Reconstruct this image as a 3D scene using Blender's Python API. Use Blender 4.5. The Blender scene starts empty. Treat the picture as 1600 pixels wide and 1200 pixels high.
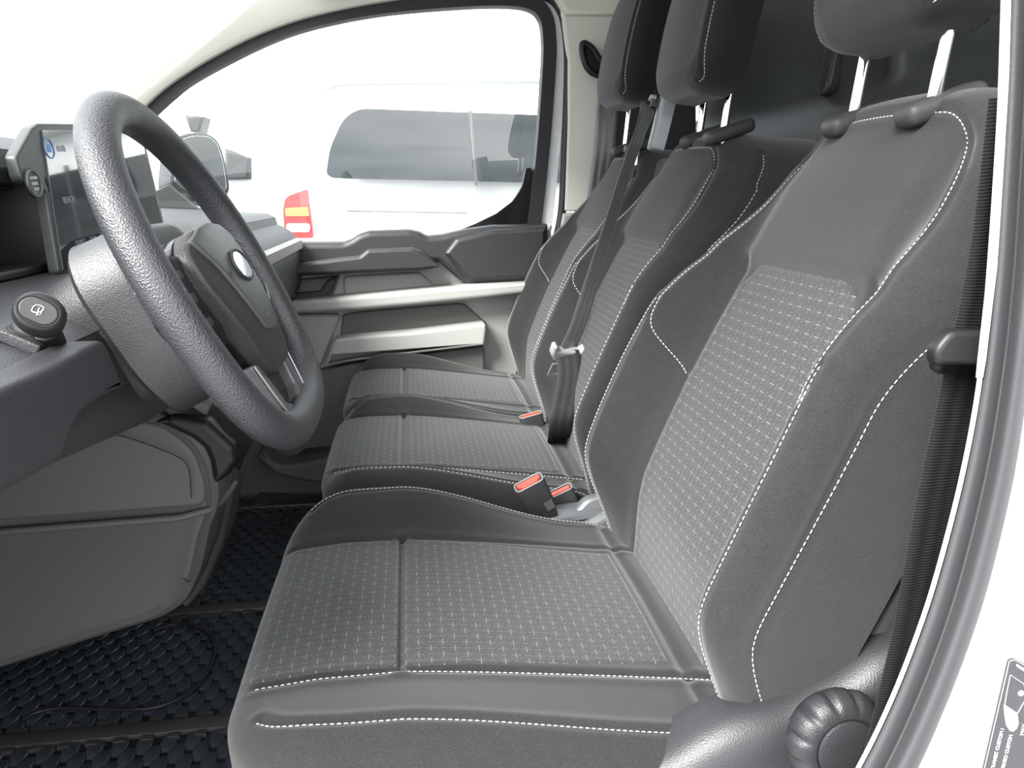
import bpy, bmesh, math, random
import numpy as np
from math import sin, cos, pi, radians, atan, tan, sqrt, exp
from mathutils import Vector, Matrix
from mathutils.geometry import tessellate_polygon
random.seed(3); rng = np.random.default_rng(3)
S = bpy.context.scene
COL = S.collection

# ------------------------------------------------------------------ camera
FPX = 1150.0
PITCH = atan(300 / FPX)
YAW = atan(165 * cos(PITCH) / FPX)
ZC = 0.86
cam_d = bpy.data.cameras.new('camera'); cam = bpy.data.objects.new('camera', cam_d); COL.objects.link(cam)
cam_d.sensor_width = 36; cam_d.lens = 36 * FPX / 1600; cam_d.clip_start = 0.02; cam_d.clip_end = 500
cam.location = (0, 0, ZC); cam.rotation_euler = (pi / 2 - PITCH, 0, -YAW)
S.camera = cam

# ------------------------------------------------------------------ world: bright broken overcast
world = bpy.data.worlds.new('overcast_sky'); S.world = world; world.use_nodes = True
nt = world.node_tree; nt.nodes.clear()
wo = nt.nodes.new('ShaderNodeOutputWorld'); bg = nt.nodes.new('ShaderNodeBackground')
tc = nt.nodes.new('ShaderNodeTexCoord'); mp = nt.nodes.new('ShaderNodeMapping'); mp.inputs['Scale'].default_value = (1.3, 1.3, 4.0)
nz = nt.nodes.new('ShaderNodeTexNoise'); nz.inputs['Scale'].default_value = 2.2; nz.inputs['Detail'].default_value = 6; nz.inputs['Roughness'].default_value = .55
cr = nt.nodes.new('ShaderNodeValToRGB')
cr.color_ramp.elements[0].position = .34; cr.color_ramp.elements[0].color = (.42, .46, .52, 1)
cr.color_ramp.elements[1].position = .66; cr.color_ramp.elements[1].color = (1.25, 1.25, 1.25, 1)
nt.links.new(tc.outputs['Generated'], mp.inputs['Vector']); nt.links.new(mp.outputs[0], nz.inputs['Vector'])
nt.links.new(nz.outputs['Fac'], cr.inputs[0]); nt.links.new(cr.outputs[0], bg.inputs['Color'])
bg.inputs['Strength'].default_value = 4.0
nt.links.new(bg.outputs[0], wo.inputs[0])

# soft sun behind thin cloud, over the driver's shoulder and from the front
sun_d = bpy.data.lights.new('sun', 'SUN'); sun_d.energy = 12.0; sun_d.angle = radians(30); sun_d.color = (1, .98, .95)
sun = bpy.data.objects.new('sun', sun_d); COL.objects.link(sun)
sun.rotation_euler = Vector((0.58, 0.50, -0.64)).to_track_quat('-Z', 'Y').to_euler()

S.view_settings.view_transform = 'Standard'; S.view_settings.look = 'None'
S.view_settings.gamma = 1; S.view_settings.use_curve_mapping = False
S.view_settings.exposure = 0.0
S.cycles.max_bounces = 10; S.cycles.transparent_max_bounces = 16
S.cycles.diffuse_bounces = 5

# ------------------------------------------------------------------ helpers
_F = Vector((sin(YAW) * cos(PITCH), cos(YAW) * cos(PITCH), -sin(PITCH)))
_R = Vector((cos(YAW), -sin(YAW), 0)); _U = Vector((sin(YAW) * sin(PITCH), cos(YAW) * sin(PITCH), cos(PITCH)))
def ray(x, y): return _F + _R * ((x - 800) / FPX) + _U * ((600 - y) / FPX)
def PY(x, y, Y):
    d = ray(x, y); return Vector((0, 0, ZC)) + d * (Y / d.y)
def PX(x, y, X):
    d = ray(x, y); return Vector((0, 0, ZC)) + d * (X / d.x)
def PZ(x, y, Z):
    d = ray(x, y); return Vector((0, 0, ZC)) + d * ((Z - ZC) / d.z)

def tag(o, label=None, cat=None, group=None, kind=None):
    if label: o['label'] = label
    if cat: o['category'] = cat
    if group: o['group'] = group
    if kind: o['kind'] = kind
    return o
def empty(name, loc=(0, 0, 0)):
    o = bpy.data.objects.new(name, None); COL.objects.link(o); o.location = loc; o.empty_display_size = .05
    return o
def link(name, me, mat=None, parent=None, smooth=True, sharp=35):
    if mat is not None:
        if isinstance(mat, (list, tuple)):
            for m in mat: me.materials.append(m)
        else: me.materials.append(mat)
    if smooth:
        me.polygons.foreach_set('use_smooth', [True] * len(me.polygons))
        if sharp:
            try: me.set_sharp_from_angle(angle=radians(sharp))
            except Exception: pass
    o = bpy.data.objects.new(name, me); COL.objects.link(o)
    if parent is not None:
        o.parent = parent
        if parent.parent is None: o.matrix_parent_inverse = Matrix.Translation(-parent.location)
    return o
def mesh(name, verts, faces, mat=None, parent=None, smooth=True, sharp=35, uvs=None):
    me = bpy.data.meshes.new(name)
    me.from_pydata([tuple(v) for v in verts], [], [tuple(f) for f in faces])
    if uvs is not None:
        ul = me.uv_layers.new(name='UVMap'); li = np.zeros(len(me.loops), dtype=np.int32)
        me.loops.foreach_get('vertex_index', li)
        ul.data.foreach_set('uv', np.asarray(uvs, dtype=np.float32)[li].ravel())
    me.update()
    return link(name, me, mat, parent, smooth, sharp)
def grid_faces(n, m, flip=False, wrap_m=False, wrap_n=False):
    f = []
    for i in range(n if wrap_n else n - 1):
        i2 = (i + 1) % n
        for j in range(m if wrap_m else m - 1):
            j2 = (j + 1) % m
            q = (i * m + j, i * m + j2, i2 * m + j2, i2 * m + j)
            f.append(q[::-1] if flip else q)
    return f
def grid_obj(name, P, mat, parent, flip=False, uv=None, sharp=0, wrap_m=False, wrap_n=False):
    n, m = P.shape[:2]
    return mesh(name, P.reshape(-1, 3), grid_faces(n, m, flip, wrap_m, wrap_n), mat, parent, True, sharp, None if uv is None else uv.reshape(-1, 2))
def crom(pts, n=12, closed=False):
    P = [np.array(p, float) for p in pts]; out = []
    N = len(P); rngn = N if closed else N - 1
    for i in range(rngn):
        if closed: p0, p1, p2, p3 = P[(i - 1) % N], P[i], P[(i + 1) % N], P[(i + 2) % N]
        else: p0, p1, p2, p3 = P[max(i - 1, 0)], P[i], P[i + 1], P[min(i + 2, N - 1)]
        for k in range(n):
            t = k / n
            out.append(.5 * ((2 * p1) + (-p0 + p2) * t + (2 * p0 - 5 * p1 + 4 * p2 - p3) * t * t + (-p0 + 3 * p1 - 3 * p2 + p3) * t ** 3))
    if not closed: out.append(P[-1])
    return np.array(out)
def roundpoly(pts, r, seg=5):
    """2D polygon with its corners rounded; r may be a list"""
    out = []; N = len(pts)
    for i in range(N):
        p = np.array(pts[i], float); a = np.array(pts[i - 1], float); b = np.array(pts[(i + 1) % N], float)
        rr = r[i] if isinstance(r, (list, tuple)) else r
        la, lb = np.linalg.norm(a - p), np.linalg.norm(b - p)
        if rr <= 0 or la < 1e-9 or lb < 1e-9: out.append(p); continue
        k = min(rr, la * .48, lb * .48)
        s = p + (a - p) / la * k; e = p + (b - p) / lb * k
        for j in range(seg + 1):
            t = j / seg; out.append((1 - t) ** 2 * s + 2 * t * (1 - t) * p + t * t * e)
    return np.array(out)
def poly_area(p): 
    x, y = p[:, 0], p[:, 1]; return .5 * np.sum(x * np.roll(y, -1) - np.roll(x, -1) * y)
def slab(name, pts, O, ea, eb, en, depth, mat, parent, r=.004, seg=3, corner=0, back_r=0, smooth=True, bulge=0):
    """solid plate: 2D outline pts in (ea,eb), front face at O, going back along -en by depth, front edge rounded by r"""
    p = np.array(pts, float)
    if corner: p = roundpoly(p, corner)
    keep = [i for i in range(len(p)) if np.linalg.norm(p[i] - p[i - 1]) > 1e-6]; p = p[keep]
    if poly_area(p) < 0: p = p[::-1]
    e1 = p - np.roll(p, 1, 0); e2 = np.roll(p, -1, 0) - p
    n1 = np.stack([-e1[:, 1], e1[:, 0]], 1); n2 = np.stack([-e2[:, 1], e2[:, 0]], 1)
    n1 /= np.linalg.norm(n1, axis=1)[:, None]; n2 /= np.linalg.norm(n2, axis=1)[:, None]
    nn = n1 + n2; l = np.maximum(np.linalg.norm(nn, axis=1), 1e-6)[:, None]; nn = nn / l
    k = 1 / np.maximum((nn * n1).sum(1), .5)[:, None]; nn = nn * k
    th_ = np.arccos(np.clip((n1 * n2).sum(1), -1, 1)); crs = n1[:, 0] * n2[:, 1] - n1[:, 1] * n2[:, 0]
    l1 = np.linalg.norm(e1, axis=1); l2 = np.linalg.norm(e2, axis=1); Lm = np.minimum(l1, l2)
    ri = np.where((crs > 0) & (th_ > .02) & (th_ < 1.0), np.minimum(r, .9 * Lm / np.maximum(th_, .02)), r)
    ri = np.minimum(ri, np.where(th_ >= 1.0, Lm * .45, r))
    for _ in range(3):
        for i in range(len(p)):
            ri[i] = min(ri[i], ri[i - 1] + l1[i] * .8)
        for i in range(len(p) - 1, -1, -1):
            j = (i + 1) % len(p); ri[i] = min(ri[i], ri[j] + l2[i] * .8)
    rings = [(p if not back_r else p + nn * back_r, -depth)]
    if back_r: rings.append((p, -depth + back_r))
    for i in range(seg + 1):
        t = i / seg * pi / 2
        rings.append((p + nn * (ri * (1 - cos(t)))[:, None], -r + r * sin(t)))
    O = np.array(O, float); ea, eb, en = [np.array(v, float) for v in (ea, eb, en)]
    V = []; 
    for q, h in rings:
        V += list(O + q[:, :1] * ea + q[:, 1:] * eb + h * en)
    N = len(p); F = []
    for i in range(len(rings) - 1):
        for j in range(N):
            j2 = (j + 1) % N; F.append((i * N + j, i * N + j2, (i + 1) * N + j2, (i + 1) * N + j))
    nside = len(F)
    for k_ in (0, len(rings) - 1):
        q = rings[k_][0]; tris = tessellate_polygon([[Vector((a, b, 0)) for a, b in q]])
        for t_ in tris:
            a, b, c = [q[i] for i in t_]; cr_ = (b[0] - a[0]) * (c[1] - a[1]) - (b[1] - a[1]) * (c[0] - a[0])
            t_ = tuple(t_) if (cr_ > 0) == (k_ > 0) else tuple(t_)[::-1]
            F.append(tuple(k_ * N + i for i in t_))
    if np.dot(np.cross(ea, eb), en) < 0: F = [f[::-1] for f in F]
    o = mesh(name, V, F, mat, parent, smooth, 40)
    for i in range(nside, len(F)): o.data.polygons[i].use_smooth = False
    return o
def relief(name, px, Y, thick, mat, parent=None, r=.004, corner=0, seg=3):
    """solid piece of the far door: outline points given where they stand on the plane y=Y"""
    pts = [(PY(x, y, Y).x, PY(x, y, Y).z) for x, y in px]
    return slab(name, pts, (0, Y, 0), (1, 0, 0), (0, 0, 1), (0, -1, 0), thick, mat, parent, r, seg, corner)
def fixn(o):
    bm = bmesh.new(); bm.from_mesh(o.data); bmesh.ops.recalc_face_normals(bm, faces=bm.faces); bm.to_mesh(o.data); bm.free(); return o
def rbox(name, c, size, mat, parent=None, r=.003, rot=None, seg=2):
    bm = bmesh.new(); bmesh.ops.create_cube(bm, size=1)
    for v in bm.verts: v.co = Vector((v.co.x * size[0], v.co.y * size[1], v.co.z * size[2]))
    if r: bmesh.ops.bevel(bm, geom=list(bm.edges), offset=min(r, min(size) * .45), segments=seg, profile=.5, affect='EDGES')
    M = Matrix.Translation(Vector(c)) @ (rot.to_4x4() if rot is not None else Matrix())
    bm.transform(M); me = bpy.data.meshes.new(name); bm.to_mesh(me); bm.free()
    return link(name, me, mat, parent, True, 40)
def frames(path, closed=False, up=(0, 0, 1)):
    P = np.array(path, float); N = len(P)
    T = (np.roll(P, -1, 0) - np.roll(P, 1, 0))
    if not closed: T[0] = P[1] - P[0]; T[-1] = P[-1] - P[-2]
    T /= np.linalg.norm(T, axis=1)[:, None]
    u = np.array(up, float); A = []
    for t in T:
        a = np.cross(u, t); 
        if np.linalg.norm(a) < 1e-3: a = np.cross((1, 0, 0), t)
        a /= np.linalg.norm(a); A.append(a)
    A = np.array(A); B = np.cross(T, A)
    return P, T, A, B
def tube(name, path, r, mat, parent=None, seg=12, closed=False, up=(0, 0, 1), prof=None, uv=False):
    """sweep; r scalar or list; prof list of (a,b) in the section plane replaces the circle"""
    P, T, A, B = frames(path, closed, up); N = len(P)
    if prof is None: prof = [(cos(2 * pi * k / seg), sin(2 * pi * k / seg)) for k in range(seg)]; rr = np.full(N, r) if np.isscalar(r) else np.array(r)
    else: rr = np.ones(N) if r is None else (np.full(N, r) if np.isscalar(r) else np.array(r))
    prof = np.array(prof, float); m = len(prof)
    G = P[:, None, :] + rr[:, None, None] * (A[:, None, :] * prof[None, :, 0, None] + B[:, None, :] * prof[None, :, 1, None])
    F = grid_faces(N, m, False, True, closed)
    UV = None
    if uv:
        L = np.concatenate([[0], np.cumsum(np.linalg.norm(np.diff(P, axis=0), axis=1))])
        UV = np.stack(np.broadcast_arrays(np.linspace(0, 1, m)[None, :], L[:, None]), -1).reshape(-1, 2)
    if not closed: F.append(tuple(range(m))[::-1]); F.append(tuple((N - 1) * m + j for j in range(m)))
    o = mesh(name, G.reshape(-1, 3), F, mat, parent, True, 50, UV)
    return o if closed else fixn(o)
def ribbon(name, path, wdirs, width, thick, mat, parent=None):
    """webbing: a thin strap with real thickness; uv = (across, along)"""
    P = np.array(path, float); W = np.array(wdirs, float)
    if W.ndim == 1: W = np.repeat(W[None], len(P), 0)
    T = np.gradient(P, axis=0); T /= np.linalg.norm(T, axis=1)[:, None]
    W = W - (W * T).sum(1)[:, None] * T; W /= np.linalg.norm(W, axis=1)[:, None]
    Nn = np.cross(T, W); wd = np.full(len(P), width) if np.isscalar(width) else np.array(width)
    k = 13; V = []; UV = []; L = np.concatenate([[0], np.cumsum(np.linalg.norm(np.diff(P, axis=0), axis=1))])
    for i in range(len(P)):
        for side in (1, -1):
            for j in range(k):
                a = (j / (k - 1) - .5) * (1 if side == 1 else -1)
                h = thick * .5 * (1 - (2 * a) ** 8 * .7) + thick * .35 * abs(cos(a * 3 * 2 * pi * .5)) ** .5
                V.append(P[i] + W[i] * a * wd[i] + Nn[i] * side * h); UV.append((a + .5, L[i]))
    F = grid_faces(len(P), 2 * k, False, True); F.append(tuple(range(2 * k))[::-1]); F.append(tuple((len(P) - 1) * 2 * k + j for j in range(2 * k)))
    return mesh(name, V, F, mat, parent, True, 60, UV)
def lathe(name, prof, O, axis, mat, parent=None, seg=40, radf=None):
    """prof: (radius, height along axis)"""
    ax = Vector(axis).normalized(); a = ax.orthogonal().normalized(); b = ax.cross(a); O = Vector(O); V = []
    for i, (r, h) in enumerate(prof):
        for k in range(seg):
            t = 2 * pi * k / seg; rr = r * (radf(t, i) if radf else 1)
            V.append(O + ax * h + a * rr * cos(t) + b * rr * sin(t))
    F = grid_faces(len(prof), seg, True, True); F = [f for f in F]
    F.append(tuple(range(seg))); F.append(tuple((len(prof) - 1) * seg + j for j in range(seg))[::-1])
    return fixn(mesh(name, V, F, mat, parent, True, 40))
def loft(name, secs, mat, parent=None, sharp=40, caps=True, flip=False):
    G = np.array(secs, float); n, m = G.shape[:2]
    F = grid_faces(n, m, False, True)
    if caps: F.append(tuple(range(m))[::-1]); F.append(tuple((n - 1) * m + j for j in range(m)))
    if flip: F = [f[::-1] for f in F]
    return fixn(mesh(name, G.reshape(-1, 3), F, mat, parent, True, sharp))
def profile_y(name, prof, y0, y1, mat, parent, closed=True, ny=2, warp=None, sharp=35):
    """solid made by drawing an (x,z) outline along y"""
    ys = np.linspace(y0, y1, ny); secs = []
    for y in ys:
        q = [(x, y, z) for x, z in prof]
        if warp: q = [warp(*v) for v in q]
        secs.append(q)
    return loft(name, secs, mat, parent, sharp)
def text(name, body, O, ex, ey, size, mat, parent, extrude=.0002, align='CENTER', bold=False):
    cu = bpy.data.curves.new(name, 'FONT'); cu.body = body; cu.size = size; cu.extrude = extrude; cu.align_x = align; cu.align_y = 'CENTER'
    if bold: cu.offset = size * .018
    cu.materials.append(mat)
    tmp = bpy.data.objects.new(name, cu); COL.objects.link(tmp)
    dg = bpy.context.evaluated_depsgraph_get(); me = bpy.data.meshes.new_from_object(tmp.evaluated_get(dg))
    bpy.data.objects.remove(tmp)
    ex, ey = Vector(ex).normalized(), Vector(ey).normalized(); ez = ex.cross(ey)
    M = Matrix((ex, ey, ez)).transposed().to_4x4(); M.translation = Vector(O); me.transform(M)
    return link(name, me, None, parent, False)

# ------------------------------------------------------------------ materials
def mat(name, color, rough=.5, metal=0.0, spec=.5, bump=None, coat=0, noise=None, emit=None):
    m = bpy.data.materials.new(name); m.use_nodes = True; n = m.node_tree; b = n.nodes['Principled BSDF']
    b.inputs['Base Color'].default_value = (*color, 1); b.inputs['Roughness'].default_value = rough
    b.inputs['Metallic'].default_value = metal; b.inputs['Specular IOR Level'].default_value = spec
    if coat: b.inputs['Coat Weight'].default_value = coat; b.inputs['Coat Roughness'].default_value = .04
    t = n.nodes.new('ShaderNodeTexCoord')
    if bump:      # (kind, scale, strength, distance)
        kind, sc, st, di = bump
        tx = n.nodes.new('ShaderNodeTexVoronoi' if kind == 'v' else 'ShaderNodeTexNoise'); tx.inputs['Scale'].default_value = sc
        bp = n.nodes.new('ShaderNodeBump'); bp.inputs['Strength'].default_value = st; bp.inputs['Distance'].default_value = di
        n.links.new(t.outputs['Object'], tx.inputs['Vector']); n.links.new(tx.outputs[0], bp.inputs['Height']); n.links.new(bp.outputs[0], b.inputs['Normal'])
    if noise:     # (scale, amount)
        tx = n.nodes.new('ShaderNodeTexNoise'); tx.inputs['Scale'].default_value = noise[0]; tx.inputs['Detail'].default_value = 3
        mr = n.nodes.new('ShaderNodeMapRange'); mr.inputs['From Min'].default_value = .3; mr.inputs['From Max'].default_value = .7
        mr.inputs['To Min'].default_value = 1 - noise[1]; mr.inputs['To Max'].default_value = 1 + noise[1]
        vm = n.nodes.new('ShaderNodeVectorMath'); vm.operation = 'SCALE'; vm.inputs[0].default_value = color
        n.links.new(t.outputs['Object'], tx.inputs['Vector']); n.links.new(tx.outputs['Fac'], mr.inputs[0]); n.links.new(mr.outputs[0], vm.inputs['Scale']); n.links.new(vm.outputs[0], b.inputs['Base Color'])
    if emit: b.inputs['Emission Color'].default_value = (*emit[0], 1); b.inputs['Emission Strength'].default_value = emit[1]
    return m
def fabric(name, color, weave=True):
    m = mat(name, color, .92, spec=.25, noise=None); n = m.node_tree; b = n.nodes['Principled BSDF']
    b.inputs['Sheen Weight'].default_value = .25; b.inputs['Sheen Roughness'].default_value = .5
    t = n.nodes.new('ShaderNodeTexCoord')
    n1 = n.nodes.new('ShaderNodeTexNoise'); n1.inputs['Scale'].default_value = 900; n1.inputs['Detail'].default_value = 2
    n2 = n.nodes.new('ShaderNodeTexNoise'); n2.inputs['Scale'].default_value = 60; n2.inputs['Detail'].default_value = 2
    mr = n.nodes.new('ShaderNodeMapRange'); mr.inputs['From Min'].default_value = .3; mr.inputs['From Max'].default_value = .7; mr.inputs['To Min'].default_value = .62; mr.inputs['To Max'].default_value = 1.42
    m2 = n.nodes.new('ShaderNodeMapRange'); m2.inputs['From Min'].default_value = .3; m2.inputs['From Max'].default_value = .7; m2.inputs['To Min'].default_value = .94; m2.inputs['To Max'].default_value = 1.06
    mu = n.nodes.new('ShaderNodeMath'); mu.operation = 'MULTIPLY'
    vm = n.nodes.new('ShaderNodeVectorMath'); vm.operation = 'SCALE'; vm.inputs[0].default_value = color
    for q in (n1, n2): n.links.new(t.outputs['Object'], q.inputs['Vector'])
    n.links.new(n1.outputs['Fac'], mr.inputs[0]); n.links.new(n2.outputs['Fac'], m2.inputs[0]); n.links.new(mr.outputs[0], mu.inputs[0]); n.links.new(m2.outputs[0], mu.inputs[1])
    n.links.new(mu.outputs[0], vm.inputs['Scale']); n.links.new(vm.outputs[0], b.inputs['Base Color'])
    bp = n.nodes.new('ShaderNodeBump'); bp.inputs['Strength'].default_value = .5; bp.inputs['Distance'].default_value = .0006
    n.links.new(n1.outputs['Fac'], bp.inputs['Height']); n.links.new(bp.outputs[0], b.inputs['Normal'])
    return m, vm
def insert_fabric(name, color, thread):
    """woven cloth with small crosses: a solid dash across, dots along, and triples of dots between (uv in metres)"""
    m, vm = fabric(name, color); n = m.node_tree; b = n.nodes['Principled BSDF']; L = n.links
    uv = n.nodes.new('ShaderNodeUVMap'); sp = n.nodes.new('ShaderNodeSeparateXYZ'); L.new(uv.outputs[0], sp.inputs[0])
    def M(op, a, bb=None, c=None):
        q = n.nodes.new('ShaderNodeMath'); q.operation = op
        for i, v in enumerate((a, bb, c)):
            if v is None: continue
            if isinstance(v, (int, float)): q.inputs[i].default_value = v
            else: L.new(v, q.inputs[i])
        return q.outputs[0]
    PA, PB = .0200, .0125
    bs = M('DIVIDE', sp.outputs[1], PB); ib = M('FLOOR', bs); fb = M('MULTIPLY', M('SUBTRACT', M('FRACT', bs), .5), PB)
    par = M('MULTIPLY', M('MODULO', M('ABSOLUTE', ib), 2), .5)
    as_ = M('ADD', M('DIVIDE', sp.outputs[0], PA), M('ADD', par, 100)); fa = M('MULTIPLY', M('SUBTRACT', M('FRACT', as_), .5), PA)
    afa = M('ABSOLUTE', fa); afb = M('ABSOLUTE', fb)
    dash = M('MULTIPLY', M('LESS_THAN', afa, .0047), M('LESS_THAN', afb, .00045))
    # dots of a cross: along b at fa ~ 0
    fd = M('ABSOLUTE', M('SUBTRACT', M('ABSOLUTE', M('SUBTRACT', M('FRACT', M('ADD', M('DIVIDE', fb, .0022), 100.5)), .5)), 0))
    dotb = M('LESS_THAN', M('MULTIPLY', fd, .0022), .00050)
    d1 = M('MULTIPLY', M('MULTIPLY', M('LESS_THAN', afa, .00050), dotb), M('LESS_THAN', afb, .0052))
    d2 = M('MULTIPLY', M('MULTIPLY', M('LESS_THAN', M('ABSOLUTE', M('SUBTRACT', afa, PA / 2)), .00050), dotb), M('LESS_THAN', afb, .0030))
    msk = M('MAXIMUM', dash, M('MAXIMUM', d1, d2))
    mx = n.nodes.new('ShaderNodeMix'); mx.data_type = 'RGBA'
    L.new(msk, mx.inputs['Factor']); L.new(vm.outputs[0], mx.inputs['A']); mx.inputs['B'].default_value = (*thread, 1)
    L.new(mx.outputs['Result'], b.inputs['Base Color'])
    return m
def webbing(name, color, rough=.6, ribs=False):
    m = mat(name, color, rough, spec=.4); n = m.node_tree; b = n.nodes['Principled BSDF']; L = n.links
    uv = n.nodes.new('ShaderNodeUVMap'); w = n.nodes.new('ShaderNodeTexWave'); w.wave_type = 'BANDS'; w.bands_direction = 'Y' 
    w.inputs['Scale'].default_value = 140; bp = n.nodes.new('ShaderNodeBump'); bp.inputs['Strength'].default_value = .6; bp.inputs['Distance'].default_value = .0006
    L.new(uv.outputs[0], w.inputs['Vector']); L.new(w.outputs['Fac'], bp.inputs['Height']); L.new(bp.outputs[0], b.inputs['Normal'])
    return m
def glass(name, tint=(1, 1, 1), refl=1.0):
    m = bpy.data.materials.new(name); m.use_nodes = True; n = m.node_tree; n.nodes.clear(); L = n.links
    o = n.nodes.new('ShaderNodeOutputMaterial'); tr = n.nodes.new('ShaderNodeBsdfTransparent'); tr.inputs[0].default_value = (*tint, 1)
    gl = n.nodes.new('ShaderNodeBsdfGlossy'); gl.inputs['Roughness'].default_value = .01; 
    ge = n.nodes.new('ShaderNodeNewGeometry'); dt = n.nodes.new('ShaderNodeVectorMath'); dt.operation = 'DOT_PRODUCT'
    L.new(ge.outputs['Normal'], dt.inputs[0]); L.new(ge.outputs['Incoming'], dt.inputs[1]); prev = dt.outputs['Value']
    for op, v in (('ABSOLUTE', None), ('SUBTRACT', 1.0), ('POWER', 5.0), ('MULTIPLY', .9), ('ADD', .035)):
        fr = n.nodes.new('ShaderNodeMath'); fr.operation = op
        if op == 'SUBTRACT': fr.inputs[0].default_value = 1.0; L.new(prev, fr.inputs[1])
        else:
            L.new(prev, fr.inputs[0])
            if v is not None: fr.inputs[1].default_value = v
        prev = fr.outputs[0]
    mx = n.nodes.new('ShaderNodeMixShader'); L.new(fr.outputs[0], mx.inputs[0]); L.new(tr.outputs[0], mx.inputs[1]); L.new(gl.outputs[0], mx.inputs[2]); L.new(mx.outputs[0], o.inputs[0])
    return m

FAB, _ = fabric('seat_fabric_charcoal', (.0190, .0185, .0180))
FABD, _ = fabric('seat_fabric_side', (.0135, .0132, .0128))
INS = insert_fabric('seat_fabric_patterned', (.037, .0362, .0352), (.135, .172, .172))
THREAD = mat('stitch_thread', (.62, .62, .64), .7)
SEAMD = mat('seam_shadow_thread', (.10, .10, .11), .8)
DARK = mat('dark_plastic', (.026, .0265, .029), .42, bump=('v', 700, .25, .0008))
DARKM = mat('dark_plastic_matte', (.036, .036, .038), .55, bump=('n', 900, .25, .0006))
BLACK = mat('black_plastic', (.010, .010, .011), .45)
GLOSS = mat('gloss_black', (.006, .006, .007), .12)
WHEELM = mat('wheel_leatherette', (.033, .034, .038), .42, spec=1.0, bump=('v', 650, .7, .0008))
DASHM = mat('dash_plastic', (.030, .031, .034), .46, spec=.9, bump=('v', 800, .5, .0006))
GREY = mat('grey_plastic', (.37, .368, .352), .5, bump=('n', 1100, .15, .0004))
GREYM = mat('mid_grey_plastic', (.105, .101, .095), .5, bump=('n', 1000, .2, .0005))
GREYL = mat('lower_grey_plastic', (.125, .122, .117), .55, bump=('n', 1000, .2, .0005))
CREAM = mat('cream_trim', (.80, .775, .70), .7, bump=('n', 700, .15, .0005))
SATIN = mat('satin_silver', (.42, .43, .44), .32, .6)
PADP = mat('hub_plate_grey', (.095, .10, .098), .42, .2, bump=('n', 900, .15, .0005))
PAD = mat('airbag_cover', (.034, .030, .033), .5, bump=('v', 500, .35, .0008))
CHROME = mat('chrome', (.9, .9, .9), .06, 1.0)
WHITEP = mat('white_paint', (.82, .83, .84), .25, coat=.6)
RUBBER = mat('black_rubber', (.018, .018, .020), .5)
SEALM = mat('grey_rubber_seal', (.055, .057, .060), .6, bump=('n', 500, .3, .0006))
SEALE = mat('seal_lip_cream', (.60, .60, .55), .5)
MATM = mat('mat_rubber', (.050, .060, .074), .30)
MATB = mat('mat_base_rubber', (.012, .012, .013), .5)
MATR = mat('mat_border', (.06, .057, .053), .5)
WEBB = webbing('black_webbing', (.016, .016, .018))
WEBG = mat('grey_webbing_painted_sheen', (.085, .082, .080), .32, spec=1.0); WEBG.node_tree.nodes['Principled BSDF'].inputs['Sheen Weight'].default_value = .6  # base colour lightened to paint in the sheen of the centre belt
RED = mat('red_button', (.72, .075, .045), .4, coat=.3)
LGREY = mat('light_grey_plastic', (.30, .31, .32), .42)
SILV = mat('zinc_metal', (.26, .27, .28), .45, .6)
BADGE = mat('emblem_blank', (.62, .66, .72), .12, .7)
GLASS = glass('clear_glass', (.96, .98, .97))
TINT = mat('tinted_glass', (.012, .016, .018), .03, spec=.55)
SCREEN = mat('screen_glass', (.006, .007, .008), .03, spec=1.0, coat=1.0)
SCRTXT = mat('screen_text', (.3, .33, .36), .4, emit=((.45, .55, .62), .10))
SCRBLU = mat('screen_blue', (.05, .2, .5), .4, emit=((.08, .30, .75), .10))
PRINTW = mat('white_print', (.75, .75, .75), .6)
BULK = mat('bulkhead_plastic', (.050, .055, .056), .33, bump=('n', 30, .1, .002))
REDL = mat('tail_lamp_red', (.75, .03, .03), .15, coat=1)
ORL = mat('tail_lamp_orange', (.9, .22, .08), .15, coat=1)
CLRL = mat('tail_lamp_clear', (.85, .75, .72), .1, coat=1)
ASPH = mat('asphalt', (.22, .22, .22), .9, noise=(3, .2))
HEDGE = mat('hedge_leaves', (.05, .085, .025), .7)
CARRED = mat('red_car_paint', (.55, .02, .02), .25, coat=1)

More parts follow.
